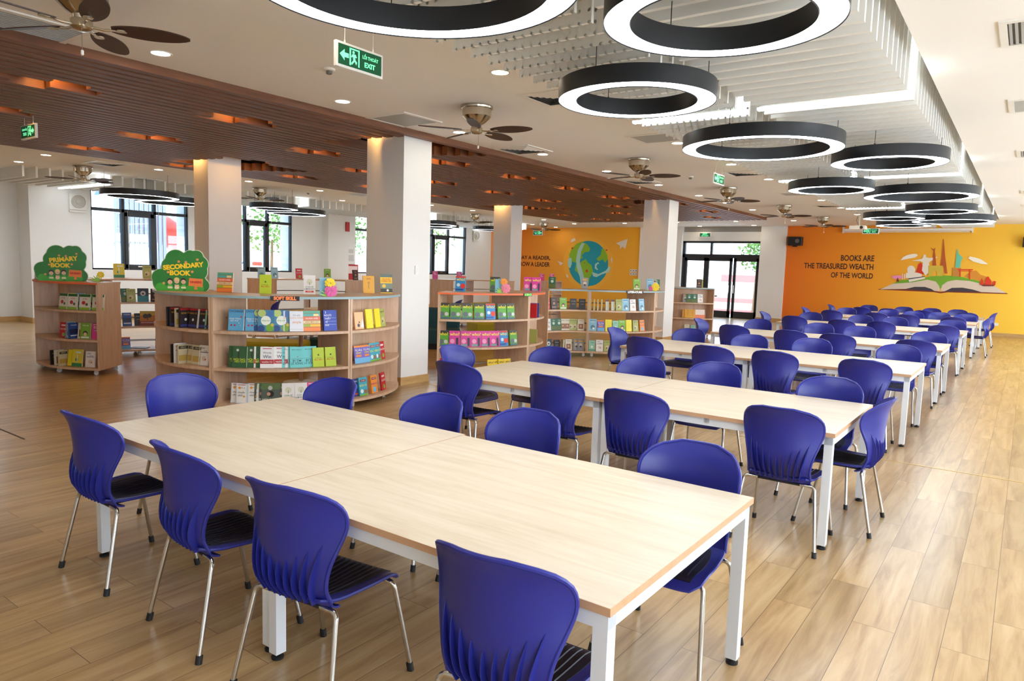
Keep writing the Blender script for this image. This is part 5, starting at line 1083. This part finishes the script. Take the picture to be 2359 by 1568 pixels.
 (-6.629,14.154,1.307,38,'sky','beside the yellow paper flower','topT'),
 (-6.543,14.297,1.307,40,'cream','at the right end of the literature top','topT'),
 (-7.187,18.409,1.307,30,'brown','nearest the white column','topR5'),
 (-7.188,18.502,1.307,30,'olive','nearest the glass door','topR5'),
]

# ------------------------------------------------------------------ books
# style: width, height, thickness, cover colour, description, shapes [(kind,x,z,w,h,colour)], texts [(string,x,z,size,colour)] in fractions of the cover
YL, WH, RD, NV, GN, BK = (250, 226, 50), (244, 244, 240), (200, 30, 36), (30, 44, 110), (40, 120, 60), (24, 24, 28)
ST_ = dict(
 change=(.17, .235, .022, (96, 172, 216), 'sky blue CHANGE paperback', [('t', .82, .66, .12, .1, RD), ('c', .2, .25, .12, 0, RD), ('c', .42, .25, .12, 0, RD), ('c', .7, .35, .06, 0, WH), ('c', .8, .25, .05, 0, WH)], [('CH/CHANGE', .5, .9, .16, NV), ('HÀNH TRÌNH', .42, .55, .1, WH), ('ĐỘT PHÁ', .4, .45, .1, WH)]),
 nature=(.17, .235, .02, (72, 132, 168), 'green and blue nature paperback with a white circle', [('c', .25, .85, .5, 0, (188, 206, 120)), ('c', .75, .8, .4, 0, (70, 120, 190)), ('c', .5, .5, .62, 0, (236, 240, 226)), ('c', .75, .16, .5, 0, (120, 168, 50)), ('c', .2, .12, .45, 0, (30, 70, 130)), ('c', .9, .3, .2, 0, (214, 190, 60))], [('sống xanh', .5, .5, .1, (110, 160, 110))]),
 simple=(.15, .225, .02, (226, 228, 236), 'white paperback with orange title', [('r', .5, .1, .9, .02, (190, 190, 200))], [('đơn giản', .5, .8, .12, (150, 150, 170)), ('CUỘC SỐNG', .5, .66, .14, (226, 170, 110)), ('simple', .5, .45, .2, (224, 140, 60))]),
 stack=(.19, .23, .024, (240, 150, 90), 'paperback striped like stacked books', [('r', .5, .93, 1, .12, (90, 176, 146)), ('r', .5, .79, 1, .12, (84, 178, 170)), ('r', .75, .79, .3, .11, (240, 222, 160)), ('r', .5, .62, 1, .15, (238, 120, 84)), ('r', .5, .44, 1, .14, (240, 214, 160)), ('r', .2, .28, .4, .11, (150, 186, 50)), ('r', .7, .28, .6, .11, (240, 190, 50)), ('r', .5, .1, 1, .18, (240, 132, 56)), ('r', .5, .86, 1, .012, BK), ('r', .5, .71, 1, .012, BK), ('r', .5, .53, 1, .012, BK), ('r', .5, .36, 1, .012, BK), ('r', .5, .2, 1, .012, BK)], [('khoảnh khắc', .5, .62, .11, WH), ('HỌC MỌI LÚC', .5, .44, .1, (170, 120, 70))]),
 teacher=(.16, .235, .03, (44, 72, 178), 'royal blue paperback with white title lines', [('r', .6, .62, .7, .008, WH), ('r', .6, .46, .7, .008, WH), ('r', .6, .3, .7, .008, WH)], [('3', .16, .88, .17, WH), ('NGƯỜI', .32, .74, .14, WH), ('THẦY', .3, .58, .14, WH), ('VĨ', .2, .42, .14, WH), ('ĐẠI', .24, .27, .14, WH)]),
 mic=(.16, .235, .022, (52, 98, 58), 'dark green paperback with a microphone', [('c', .35, .82, .18, 0, (206, 210, 200)), ('r', .42, .6, .08, .32, (40, 52, 44))], [('NÓI SAO', .5, .38, .16, (214, 226, 50)), ('HIỆU QUẢ', .55, .28, .13, (214, 226, 50))]),
 words=(.145, .235, .02, (240, 240, 240), 'white WORDS WIN paperback with red band', [('r', .5, .92, .66, .035, (190, 50, 60)), ('r', .5, .3, 1, .2, (184, 36, 48))], [('Words', .5, .72, .17, (100, 108, 130)), ('Win', .5, .53, .28, (58, 66, 92)), ('NGÔN TỪ', .5, .28, .13, WH)]),
 sea=(.15, .235, .018, (108, 204, 206), 'turquoise paperback with dark title', [('r', .5, .43, .9, .01, (40, 90, 100)), ('r', .55, .52, .09, .03, RD)], [('MAN S SEARCH', .5, .86, .085, (60, 120, 130)), ('ĐI TÌM', .5, .33, .17, (40, 70, 80)), ('LẼ SỐNG', .5, .2, .17, (40, 70, 80))]),
 lime=(.13, .22, .02, (184, 206, 34), 'lime green paperback with small clover', [('c', .5, .62, .16, 0, (60, 96, 40))], [('bí mật của', .45, .46, .1, (120, 90, 30)), ('May Mắn', .5, .37, .16, (206, 110, 30))]),
 smallt=(.12, .22, .018, (216, 228, 238), 'pale blue paperback with orange sun', [('r', .5, .5, .86, .92, WH), ('c', .3, .78, .24, 0, (244, 160, 40)), ('c', .75, .35, .2, 0, (220, 170, 60)), ('r', .5, .93, .7, .03, RD)], [('Tất cả', .6, .78, .12, (120, 120, 130)), ('chuyện', .5, .55, .18, (70, 70, 80)), ('nhỏ', .4, .4, .22, (70, 70, 80))]),
 photo=(.14, .225, .022, (84, 96, 84), 'grey photo cover paperback with a dark haired face', [('r', .5, .85, 1, .3, (92, 120, 66)), ('c', .66, .78, .34, 0, (196, 198, 196)), ('c', .7, .48, .5, 0, (34, 28, 28)), ('c', .55, .48, .28, 0, (206, 156, 130))], [('ngọc nga', .5, .22, .2, WH)]),
 tree=(.135, .225, .02, (238, 236, 234), 'white paperback with a tree drawing', [('c', .5, .66, .5, 0, (214, 216, 190)), ('r', .5, .56, .03, .16, (50, 46, 44)), ('r', .5, .14, .7, .09, (214, 56, 40))], [('CON SẼ', .5, .38, .15, (70, 130, 90)), ('LÀM ĐƯỢC!', .5, .27, .14, (70, 70, 76)), ('SUCCESS', .5, .14, .07, WH)]),
 pink=(.15, .22, .02, (226, 70, 150), 'bright pink paperback', [('r', .5, .93, .7, .03, WH)], [('EQ', .4, .74, .26, WH), ('TRẺ EM', .5, .55, .13, WH)]),
 dark=(.13, .21, .02, (38, 34, 38), 'dark hardback', [('r', .5, .5, .5, .04, (150, 140, 120))], [('FICTION', .5, .75, .13, (200, 190, 170))]),
 spine=(.14, .22, .026, (36, 34, 46), 'dark leaning hardback', [], []),
 cream=(.13, .215, .024, (206, 194, 160), 'beige yellow paperback', [('r', .5, .3, .9, .3, (190, 160, 80)), ('r', .5, .85, .9, .16, (70, 62, 44))], [('HỒI KÝ', .5, .85, .12, (230, 220, 190))]),
 redtop=(.13, .22, .03, (44, 36, 40), 'black thriller with red top band', [('r', .5, .94, 1, .1, (176, 36, 40)), ('c', .5, .42, .24, 0, (220, 220, 220)), ('r', .5, .12, 1, .12, (60, 60, 130))], [('BÓNG TỐI', .5, .74, .14, (226, 170, 60))]),
 mint=(.12, .21, .02, (148, 206, 182), 'mint green paperback', [('c', .5, .4, .4, 0, (226, 236, 214)), ('r', .5, .1, 1, .1, (60, 140, 120))], [('truyện', .5, .8, .16, (50, 80, 70))]),
 peach=(.14, .20, .012, (246, 190, 140), 'peach picture book with a black cat', [('t', .85, .35, .4, .5, (240, 236, 240)), ('c', .4, .22, .3, 0, (70, 76, 100)), ('c', .5, .4, .15, 0, (70, 76, 100))], []),
 yellow=(.13, .23, .016, (242, 226, 40), 'bright yellow paperback', [('c', .3, .8, .06, 0, (190, 170, 30)), ('c', .7, .7, .06, 0, (190, 170, 30)), ('c', .4, .5, .06, 0, (190, 170, 30)), ('c', .7, .35, .06, 0, (190, 170, 30)), ('c', .3, .2, .06, 0, (190, 170, 30))], []),
 purple=(.14, .21, .012, (112, 96, 190), 'purple and orange children paperback', [('r', .5, .95, 1, .1, (242, 140, 50)), ('r', .5, .15, 1, .3, (110, 180, 226)), ('r', .5, .42, .6, .12, (242, 140, 50))], [('Kỹ năng', .5, .75, .18, WH), ('SỐNG', .5, .58, .18, YL)]),
 teal=(.14, .22, .022, (60, 170, 196), 'teal blue children paperback', [('r', .5, .82, .7, .13, (150, 70, 70)), ('c', .3, .25, .35, 0, (236, 240, 240)), ('c', .75, .2, .4, 0, (150, 110, 60)), ('r', .5, .04, 1, .08, (120, 190, 60))], [('10 VẠN', .5, .82, .1, WH), ('ĐỘNG VẬT', .5, .55, .19, (230, 246, 120))]),
 orange=(.14, .22, .03, (240, 150, 60), 'orange paperback', [('r', .5, .82, .7, .13, (150, 60, 60)), ('c', .5, .2, .5, 0, (110, 180, 220))], [('HỎI ĐÁP', .5, .82, .1, WH), ('KHOA HỌC', .5, .52, .19, (170, 50, 130))]),
 crimson=(.14, .22, .022, (200, 36, 46), 'crimson red paperback', [('c', .6, .2, .4, 0, (120, 190, 70)), ('r', .5, .8, .6, .1, (240, 220, 220))], [('CHUYỆN', .5, .55, .17, WH)]),
 navyp=(.12, .21, .022, (34, 50, 120), 'navy blue paperback with light planet', [('c', .5, .55, .5, 0, (70, 130, 210)), ('r', .5, .14, .9, .08, (200, 60, 50))], [('SPACE', .5, .85, .15, WH)]),
 who_g=(.155, .235, .024, (92, 168, 52), 'green and grey comic with yellow title', [('r', .5, .9, 1, .2, (66, 64, 56)), ('c', .3, .3, .5, 0, (96, 112, 116)), ('c', .75, .3, .36, 0, (206, 206, 206)), ('r', .5, .06, 1, .12, (70, 110, 120))], [('who?', .52, .78, .34, (250, 232, 40))]),
 who_b=(.155, .235, .024, (54, 142, 206), 'blue and red comic with yellow title', [('r', .5, .93, 1, .12, (206, 70, 50)), ('c', .75, .35, .5, 0, (222, 60, 40)), ('c', .3, .42, .34, 0, (210, 230, 236)), ('r', .4, .12, .8, .1, (40, 80, 160))], [('who?', .52, .78, .34, (250, 232, 40))]),
 who_m=(.155, .235, .024, (214, 48, 150), 'magenta comic with yellow title', [('c', .3, .34, .44, 0, (236, 150, 190)), ('r', .75, .3, .22, .52, (44, 40, 44)), ('r', .35, .1, .6, .14, (110, 150, 150))], [('who?', .52, .78, .34, (250, 232, 40))]),
 who_y=(.12, .20, .02, (240, 206, 40), 'yellow comic with black figure', [('c', .5, .35, .5, 0, (60, 54, 40))], [('who?', .5, .78, .3, BK)]),
 gold=(.15, .225, .018, (226, 166, 46), 'golden yellow paperback', [('r', .5, .4, .04, .3, (150, 96, 30)), ('c', .5, .6, .22, 0, (200, 140, 40))], [('thiền', .5, .83, .15, (150, 96, 30))]),
 hist=(.16, .25, .016, (246, 200, 30), 'yellow history book with city drawing', [('r', .5, .92, 1, .16, (96, 116, 110)), ('r', .5, .38, 1, .28, (120, 136, 120)), ('c', .3, .38, .3, 0, (240, 200, 60)), ('r', .5, .14, 1, .2, (52, 52, 50)), ('c', .6, .15, .2, 0, (240, 236, 220))], [('LỊCH SỬ', .5, .74, .15, RD), ('CHÍNH TRỊ', .5, .63, .13, RD)]),
 sky=(.15, .235, .02, (140, 190, 214), 'light blue paperback', [('c', .5, .3, .6, 0, (90, 130, 150)), ('c', .6, .2, .3, 0, (230, 236, 236)), ('r', .5, .75, .6, .03, WH)], [('Peter Pan', .5, .85, .14, NV)]),
 brown=(.14, .225, .028, (66, 46, 42), 'dark brown hardback', [('c', .5, .5, .36, 0, (180, 140, 100)), ('r', .5, .18, .7, .05, (190, 170, 140))], [('history', .5, .8, .14, (222, 206, 180))]),
 olive=(.14, .22, .02, (170, 176, 96), 'olive green paperback', [('c', .5, .35, .6, 0, (206, 196, 150)), ('c', .4, .3, .25, 0, (110, 90, 60))], [('truyện kể', .5, .84, .14, (60, 70, 40))]),
 forest=(.14, .225, .024, (44, 104, 76), 'forest green paperback', [('c', .5, .6, .4, 0, (200, 220, 206)), ('r', .5, .2, 1, .3, (96, 110, 50))], [('rừng', .5, .85, .16, (220, 236, 220))]),
 ivory=(.13, .22, .024, (222, 216, 192), 'ivory paperback', [('r', .5, .35, .7, .45, (150, 96, 66)), ('c', .5, .38, .3, 0, (206, 170, 120))], [('cổ tích', .5, .85, .15, (90, 70, 50))]),
 multi=(.07, .215, .03, (196, 178, 120), 'pale multicoloured paperback', [('r', .3, .5, .3, 1, (206, 206, 190)), ('r', .75, .5, .2, 1, (150, 190, 206)), ('r', .5, .9, 1, .18, (120, 60, 50))], []),
 stripe=(.17, .245, .016, (226, 210, 60), 'large yellow and green picture book', [('r', .5, .1, 1, .2, (52, 140, 90)), ('c', .45, .4, .3, 0, (90, 160, 70)), ('r', .5, .5, .08, .4, WH), ('r', .6, .82, .5, .1, (230, 240, 226))], []),
 blue=(.14, .225, .024, (50, 84, 160), 'mid blue paperback', [('r', .5, .45, 1, .3, (40, 50, 90)), ('r', .5, .2, .8, .06, WH)], [('WONDER', .5, .85, .13, WH)]),
 white=(.14, .225, .018, (234, 232, 228), 'white paperback', [('c', .5, .35, .4, 0, (216, 200, 180)), ('c', .65, .3, .15, 0, (214, 90, 60)), ('r', .5, .65, .8, .03, BK)], [('CEO', .35, .85, .16, BK), ('và bạn', .6, .72, .12, BK)]),
 kid=(.16, .225, .02, (232, 230, 216), 'white picture book with red girl drawing', [('r', .5, .9, 1, .16, (50, 110, 50)), ('c', .4, .45, .34, 0, (206, 60, 60)), ('c', .7, .35, .25, 0, (90, 100, 70)), ('r', .5, .08, 1, .16, (150, 196, 60))], [('cô bé', .5, .7, .15, (196, 60, 60))]),
 green=(.15, .225, .02, (130, 184, 60), 'green paperback with child portrait', [('c', .5, .36, .46, 0, (60, 50, 40)), ('c', .5, .3, .34, 0, (240, 206, 170)), ('r', .5, .1, .8, .1, WH)], [('khéo tay', .5, .85, .14, WH)]),
 orangew=(.14, .225, .02, (238, 224, 214), 'white and orange paperback', [('r', .5, .2, 1, .4, (236, 130, 84))], []),
 grey=(.13, .225, .022, (150, 152, 156), 'grey paperback', [('c', .5, .5, .5, 0, (216, 210, 190)), ('c', .5, .35, .3, 0, (70, 64, 50)), ('r', .5, .82, .6, .12, (226, 170, 50))], []),
 dino=(.24, .25, .02, (196, 120, 50), 'large orange dinosaur book', [('r', .5, .85, 1, .3, (200, 170, 70)), ('r', .5, .15, 1, .3, (150, 66, 44)), ('c', .35, .65, .34, 0, (66, 56, 44)), ('c', .6, .68, .3, 0, (66, 56, 44)), ('r', .48, .5, .06, .24, (66, 56, 44))], [('AGE OF DINOSAURS', .5, .2, .075, WH)]),
 tealc=(.17, .23, .02, (44, 56, 66), 'dark book with teal lower half', [('r', .5, .22, 1, .44, (46, 146, 160)), ('c', .5, .62, .5, 0, (206, 206, 210)), ('c', .5, .6, .2, 0, (60, 50, 50))], []),
)
PAGES = mat('book_pages', (236, 230, 212), .8); BP = {}
def cmat(c): return mat('print_%02x%02x%02x' % tuple(c), c, .42)
def book_proto(st):
    w, h, th, c, ds, shp, txt = ST_[st]; r = {}
    q = MB(); b = .0016; q.box(-w/2, 0, 0, w/2, b, h); q.box(-w/2, th-b, 0, w/2, th, h); q.box(-w/2-.001, 0, 0, -w/2+b, th, h); r['cover'] = q.mesh('cover', cmat(c))
    q = MB(); q.box(-w/2+b, b, .002, w/2-.003, th-b, h-.003); r['pages'] = q.mesh('pages', PAGES)
    q = MB(); cols = []
    def mi(cc):
        if tuple(cc) not in cols: cols.append(tuple(cc))
        return cols.index(tuple(cc))
    for i, (k, x, z, sw_, sh_, cc) in enumerate(shp):
        y = -.0003-.00025*i; X, Z = (x-.5)*w, z*h
        if k == 'r': x0, x1, z0, z1 = max(-w/2, X-sw_*w/2), min(w/2, X+sw_*w/2), max(0, Z-sh_*h/2), min(h, Z+sh_*h/2); pts = [(x0, z0), (x1, z0), (x1, z1), (x0, z1)]
        elif k == 't': pts = [(X-sw_*w/2, Z-sh_*h/2), (min(w/2, X+sw_*w/2), Z-sh_*h/2), (min(w/2, X+sw_*w*.1), Z+sh_*h/2)]
        else: R_ = sw_*w/2; pts = [(max(-w/2, min(w/2, X+R_*math.cos(2*PI*a/18))), max(0, min(h, Z+R_*math.sin(2*PI*a/18)))) for a in range(18)]
        q.add([(a, y, b_) for a, b_ in pts], [tuple(range(len(pts)))], mi(cc))
    if shp: r['cover_art'] = q.mesh('cover_art', [cmat(cc) for cc in cols])
    q = MB(); cols = []; y = -.0003-.00025*len(shp)-.0006
    for body, x, z, s, cc in txt:
        me = textmesh(body, 1, 1, 0, 'CENTER', .008); xs = [v.co.x for v in me.vertices]; W_ = max(xs)-min(xs); sz = s*w*1.25; sc = min(1, .94*w/(W_*sz)); 
        q.add([((x-.5)*w*(.3 if sc < .9 else 1)+v.co.x*sz*sc, y, z*h+v.co.y*sz) for v in me.vertices], [tuple(p.vertices) for p in me.polygons], mi(cc)); bpy.data.meshes.remove(me)
    if txt: r['title'] = q.mesh('title', [cmat(cc) for cc in cols])
    return r
UN = {'topS': 'blue edged soft skill top', 'topP': '', 'topPb': '', 'topQ': '', 'topR': '', 'topG': '', 'topW': '', 'topT': '', 'topR5': ''}
def put_book(x, y, z, rot, st, place, unit, lean=8):
    spine = st.endswith('|s'); st = st.split('|')[0]
    if st not in BP: BP[st] = book_proto(st)
    w, h, th = ST_[st][:3]; ds = ST_[st][4]
    if unit.startswith('top'): l_ = '%s %s' % (ds, place); g = 'books displayed on the bookcase tops'
    else: l_ = '%s, %s' % (ds, place); g = 'books on the curved bookcases'
    if spine: l_ = l_.replace(ds, ds+' spine', 1)
    l_ = ' '.join(l_.split())
    while len(l_.split()) > 16: 
        for a, b in ((' from the left', ' from left'), (' on the ', ' on '), (' of the ', ' of '), ('paperback ', 'book '), (' with ', ' '), (' of ', ' in '), (' under the ', ' under '), (' the ', ' '), (' a ', ' '), (' in ', ' '), (' and ', ' ')):
            if a in l_: l_ = l_.replace(a, b if b != a else ' ', 1) if b.strip() != 'in' else l_.replace(a, ' in ', 1); break
        else: l_ = ' '.join(l_.split()[:16])
        if len(l_.split()) > 16 and ' in ' in l_: l_ = l_.replace(' in ', ' ', 1)
    t = thing('book', l_, 'book', (x, y, z+.0035), math.radians(rot), g)
    if spine: t.location.z = z+.001; M_ = Matrix.Rotation(0, 4, 'Z')
    else: M_ = Matrix.Rotation(math.radians(-lean), 4, 'X')
    for k, me in BP[st].items():
        if spine and k in ('cover_art', 'title'): pass
        o = bpy.data.objects.new(k, me); COL.objects.link(o); o.parent = t; o.matrix_local = M_
for b in BOOKS: put_book(*b)
# an open book lying on the see through case, behind the primary unit
t = thing('book', 'grey picture book lying flat on the bottom shelf behind the primary case', 'book', (-12.4, 6.05, .105), math.radians(40), 'books on the curved bookcases')
q = MB(); q.box(-.14, -.1, .001, .14, .1, .004); q.box(-.14, -.1, .012, .14, .1, .015); obj('cover', q, cmat((96, 104, 110)), t); q = MB(); q.box(-.135, -.095, .004, .138, .095, .012); obj('pages', q, PAGES, t)

# ------------------------------------------------------------------ outside the windows
m = MB(); m.box(-60, -20, -.3, -20.6, 60, -.2); m.box(-60, 27.5, -.3, 30, 60, -.2); m.box(3.8, -20, -.3, 40, 27.5, -.2); struct('ground_outside', m, mat('pale_paving', (222, 220, 214), .8))
t = thing('neighbour_building', 'pale blue building wall outside the first window', 'building', (-25, 6.0, -.2)); q = MB(); q.box(-2, -6, 0, 0, 4.6, 7); obj('facade', q, mat('pale_blue_render', (110, 150, 175), .8), t)
q = MB(); q.box(0, -1, 2.2, .05, 2.6, 2.35); obj('ledge', q, TRIMW, t)
t = thing('corrugated_screen', 'white corrugated panel outside the middle of the first window', 'screen', (-24.5, 11.3, -.2)); q = MB(); 
for i in range(11): q.lathe([(.07, 0), (.07, 5.5)], 8, c=(0, i*.16, 0))
obj('corrugated_sheet', q, mat('corrugated_white', (140, 146, 156), .6), t)
t = thing('playground_slide', 'red tube slide on blue posts outside the first window', 'slide', (-27.5, 15.0, -.2)); q = MB(); q.tube([(0, -1.3, 2.9), (0, -.6, 2.95), (-.3, .2, 2.6), (-.2, 1.0, 1.9), (.4, 1.6, 1.1)], .55, 20); obj('tube', q, mat('slide_red', (190, 44, 30), .4), t, smooth=.8)
for yy, zz in ((-1.2, 2.6), (.2, 2.2), (1.2, 1.4)): q = MB(); q.tube([(-.1, yy, 0), (-.1, yy, zz)], .07, 8); obj('post', q, mat('slide_blue', (40, 90, 170), .4), t)
q = MB(); q.box(-1, -2.6, 2.2, .6, -1.2, 2.35); q.prism([(-1.1, 4.1), (.7, 4.1), (-.2, 4.8)], -2.6, -1.2, 'y'); obj('platform', q, mat('slide_blue', (40, 90, 170), .4), t)
t = thing('outdoor_exerciser', 'blue exercise frame with red grips outside the second window', 'playground equipment', (-24.5, 16.0, -.2)); q = MB(); q.tube([(0, -.3, 0), (0, -.3, 1.6), (0, -.05, 1.75), (0, .2, 1.6), (0, .35, 0)], .04, 8); obj('frame', q, mat('slide_blue', (40, 90, 170), .4), t); q = MB(); q.tube([(0, -.8, 1.75), (0, -.45, 1.75)], .08, 8); q.tube([(0, .4, 1.72), (0, .75, 1.72)], .08, 8); obj('grips', q, mat('slide_red', (190, 44, 30), .4), t)
def tree(x, y, h, r, label):
    t = thing('tree', label, 'tree', (x, y, -.2)); q = MB(); q.tube([(0, 0, 0), (.05, .03, h*.6)], .09, 8, r2=.05); obj('trunk', q, mat('bark', (110, 86, 62), .8), t); q = MB(); rnd = random.Random(int(x*7+y*13))
    for i in range(420):
        a, b_, rr = rnd.uniform(0, 2*PI), rnd.uniform(-1, 1), r*rnd.uniform(.35, 1); c_ = math.sqrt(1-b_*b_); p_ = Vector((rr*c_*math.cos(a), rr*c_*math.sin(a), h*.72+rr*b_*1.1)); s = rnd.uniform(.06, .13)
        u = Vector((rnd.uniform(-1, 1), rnd.uniform(-1, 1), rnd.uniform(-1, 1))).normalized(); v = u.orthogonal().normalized(); q.add([p_-u*s, p_+v*s*.5, p_+u*s, p_-v*s*.5], [(0, 1, 2, 3)])
    obj('foliage', q, mat('tree_green', (84, 124, 50), .7), t)
tree(-26.5, 18.6, 4.6, 1.2, 'slim green tree outside the first window edge'); tree(-26.0, 22.5, 4.4, 1.0, 'green tree outside the second window'); tree(-26, 27.5, 4.8, 1.3, 'green tree outside the third window')
for i, (x, y) in enumerate(((-25.5, 32), (-24.5, 36), (-27, 40))): tree(x, y, 5, 2.0, 'leafy tree %s outside the fourth window' % ('nearest', 'middle', 'farthest')[i])
tree(-9.6, 31.0, 4.0, .8, 'small tree outside the glass door')
t = thing('garden_fence', 'pale metal fence beyond the windows', 'fence', (-24, 12, -.2)); q = MB(); q.box(-.02, 0, 1.25, .02, 30, 1.3); q.box(-.02, 0, .2, .02, 30, .25); obj('rails', q, TRIMW, t)
q = MB()
for i in range(90): q.box(-.012, i*.33, .1, .012, i*.33+.025, 1.4)
obj('pickets', q, TRIMW, t)
t = thing('entrance_steps', 'white steps with red bands outside the glass door', 'steps', (-12.5, 33, -.2)); q = MB()
for i in range(4): q.box(0, i*.5, 0, 9, i*.5+2, .25*(i+1), 0)
obj('treads', q, mat('pale_paving'), t)
q = MB()
for i in (0, 2): q.box(0, i*.5-.01, .25*i+.02, 9, i*.5, .25*(i+1)-.02)
q.box(0, 1.9, 1.5, 9, 1.95, 1.85); obj('red_bands', q, mat('faded_red_band', (216, 110, 110), .7), t)
t = thing('glazed_facade', 'pale facade with windows beyond the glass door', 'building', (-14, 42, -.2)); q = MB(); q.box(0, 0, 0, 12, 1, 8); obj('wall', q, mat('white_render', (232, 230, 224), .8), t); 
for i in range(6): q = MB(); q.box(.8+1.8*i, -.05, 2.2, 1.9+1.8*i, 0, 5); obj('window', q, mat('facade_glass', (176, 196, 206), .3), t)
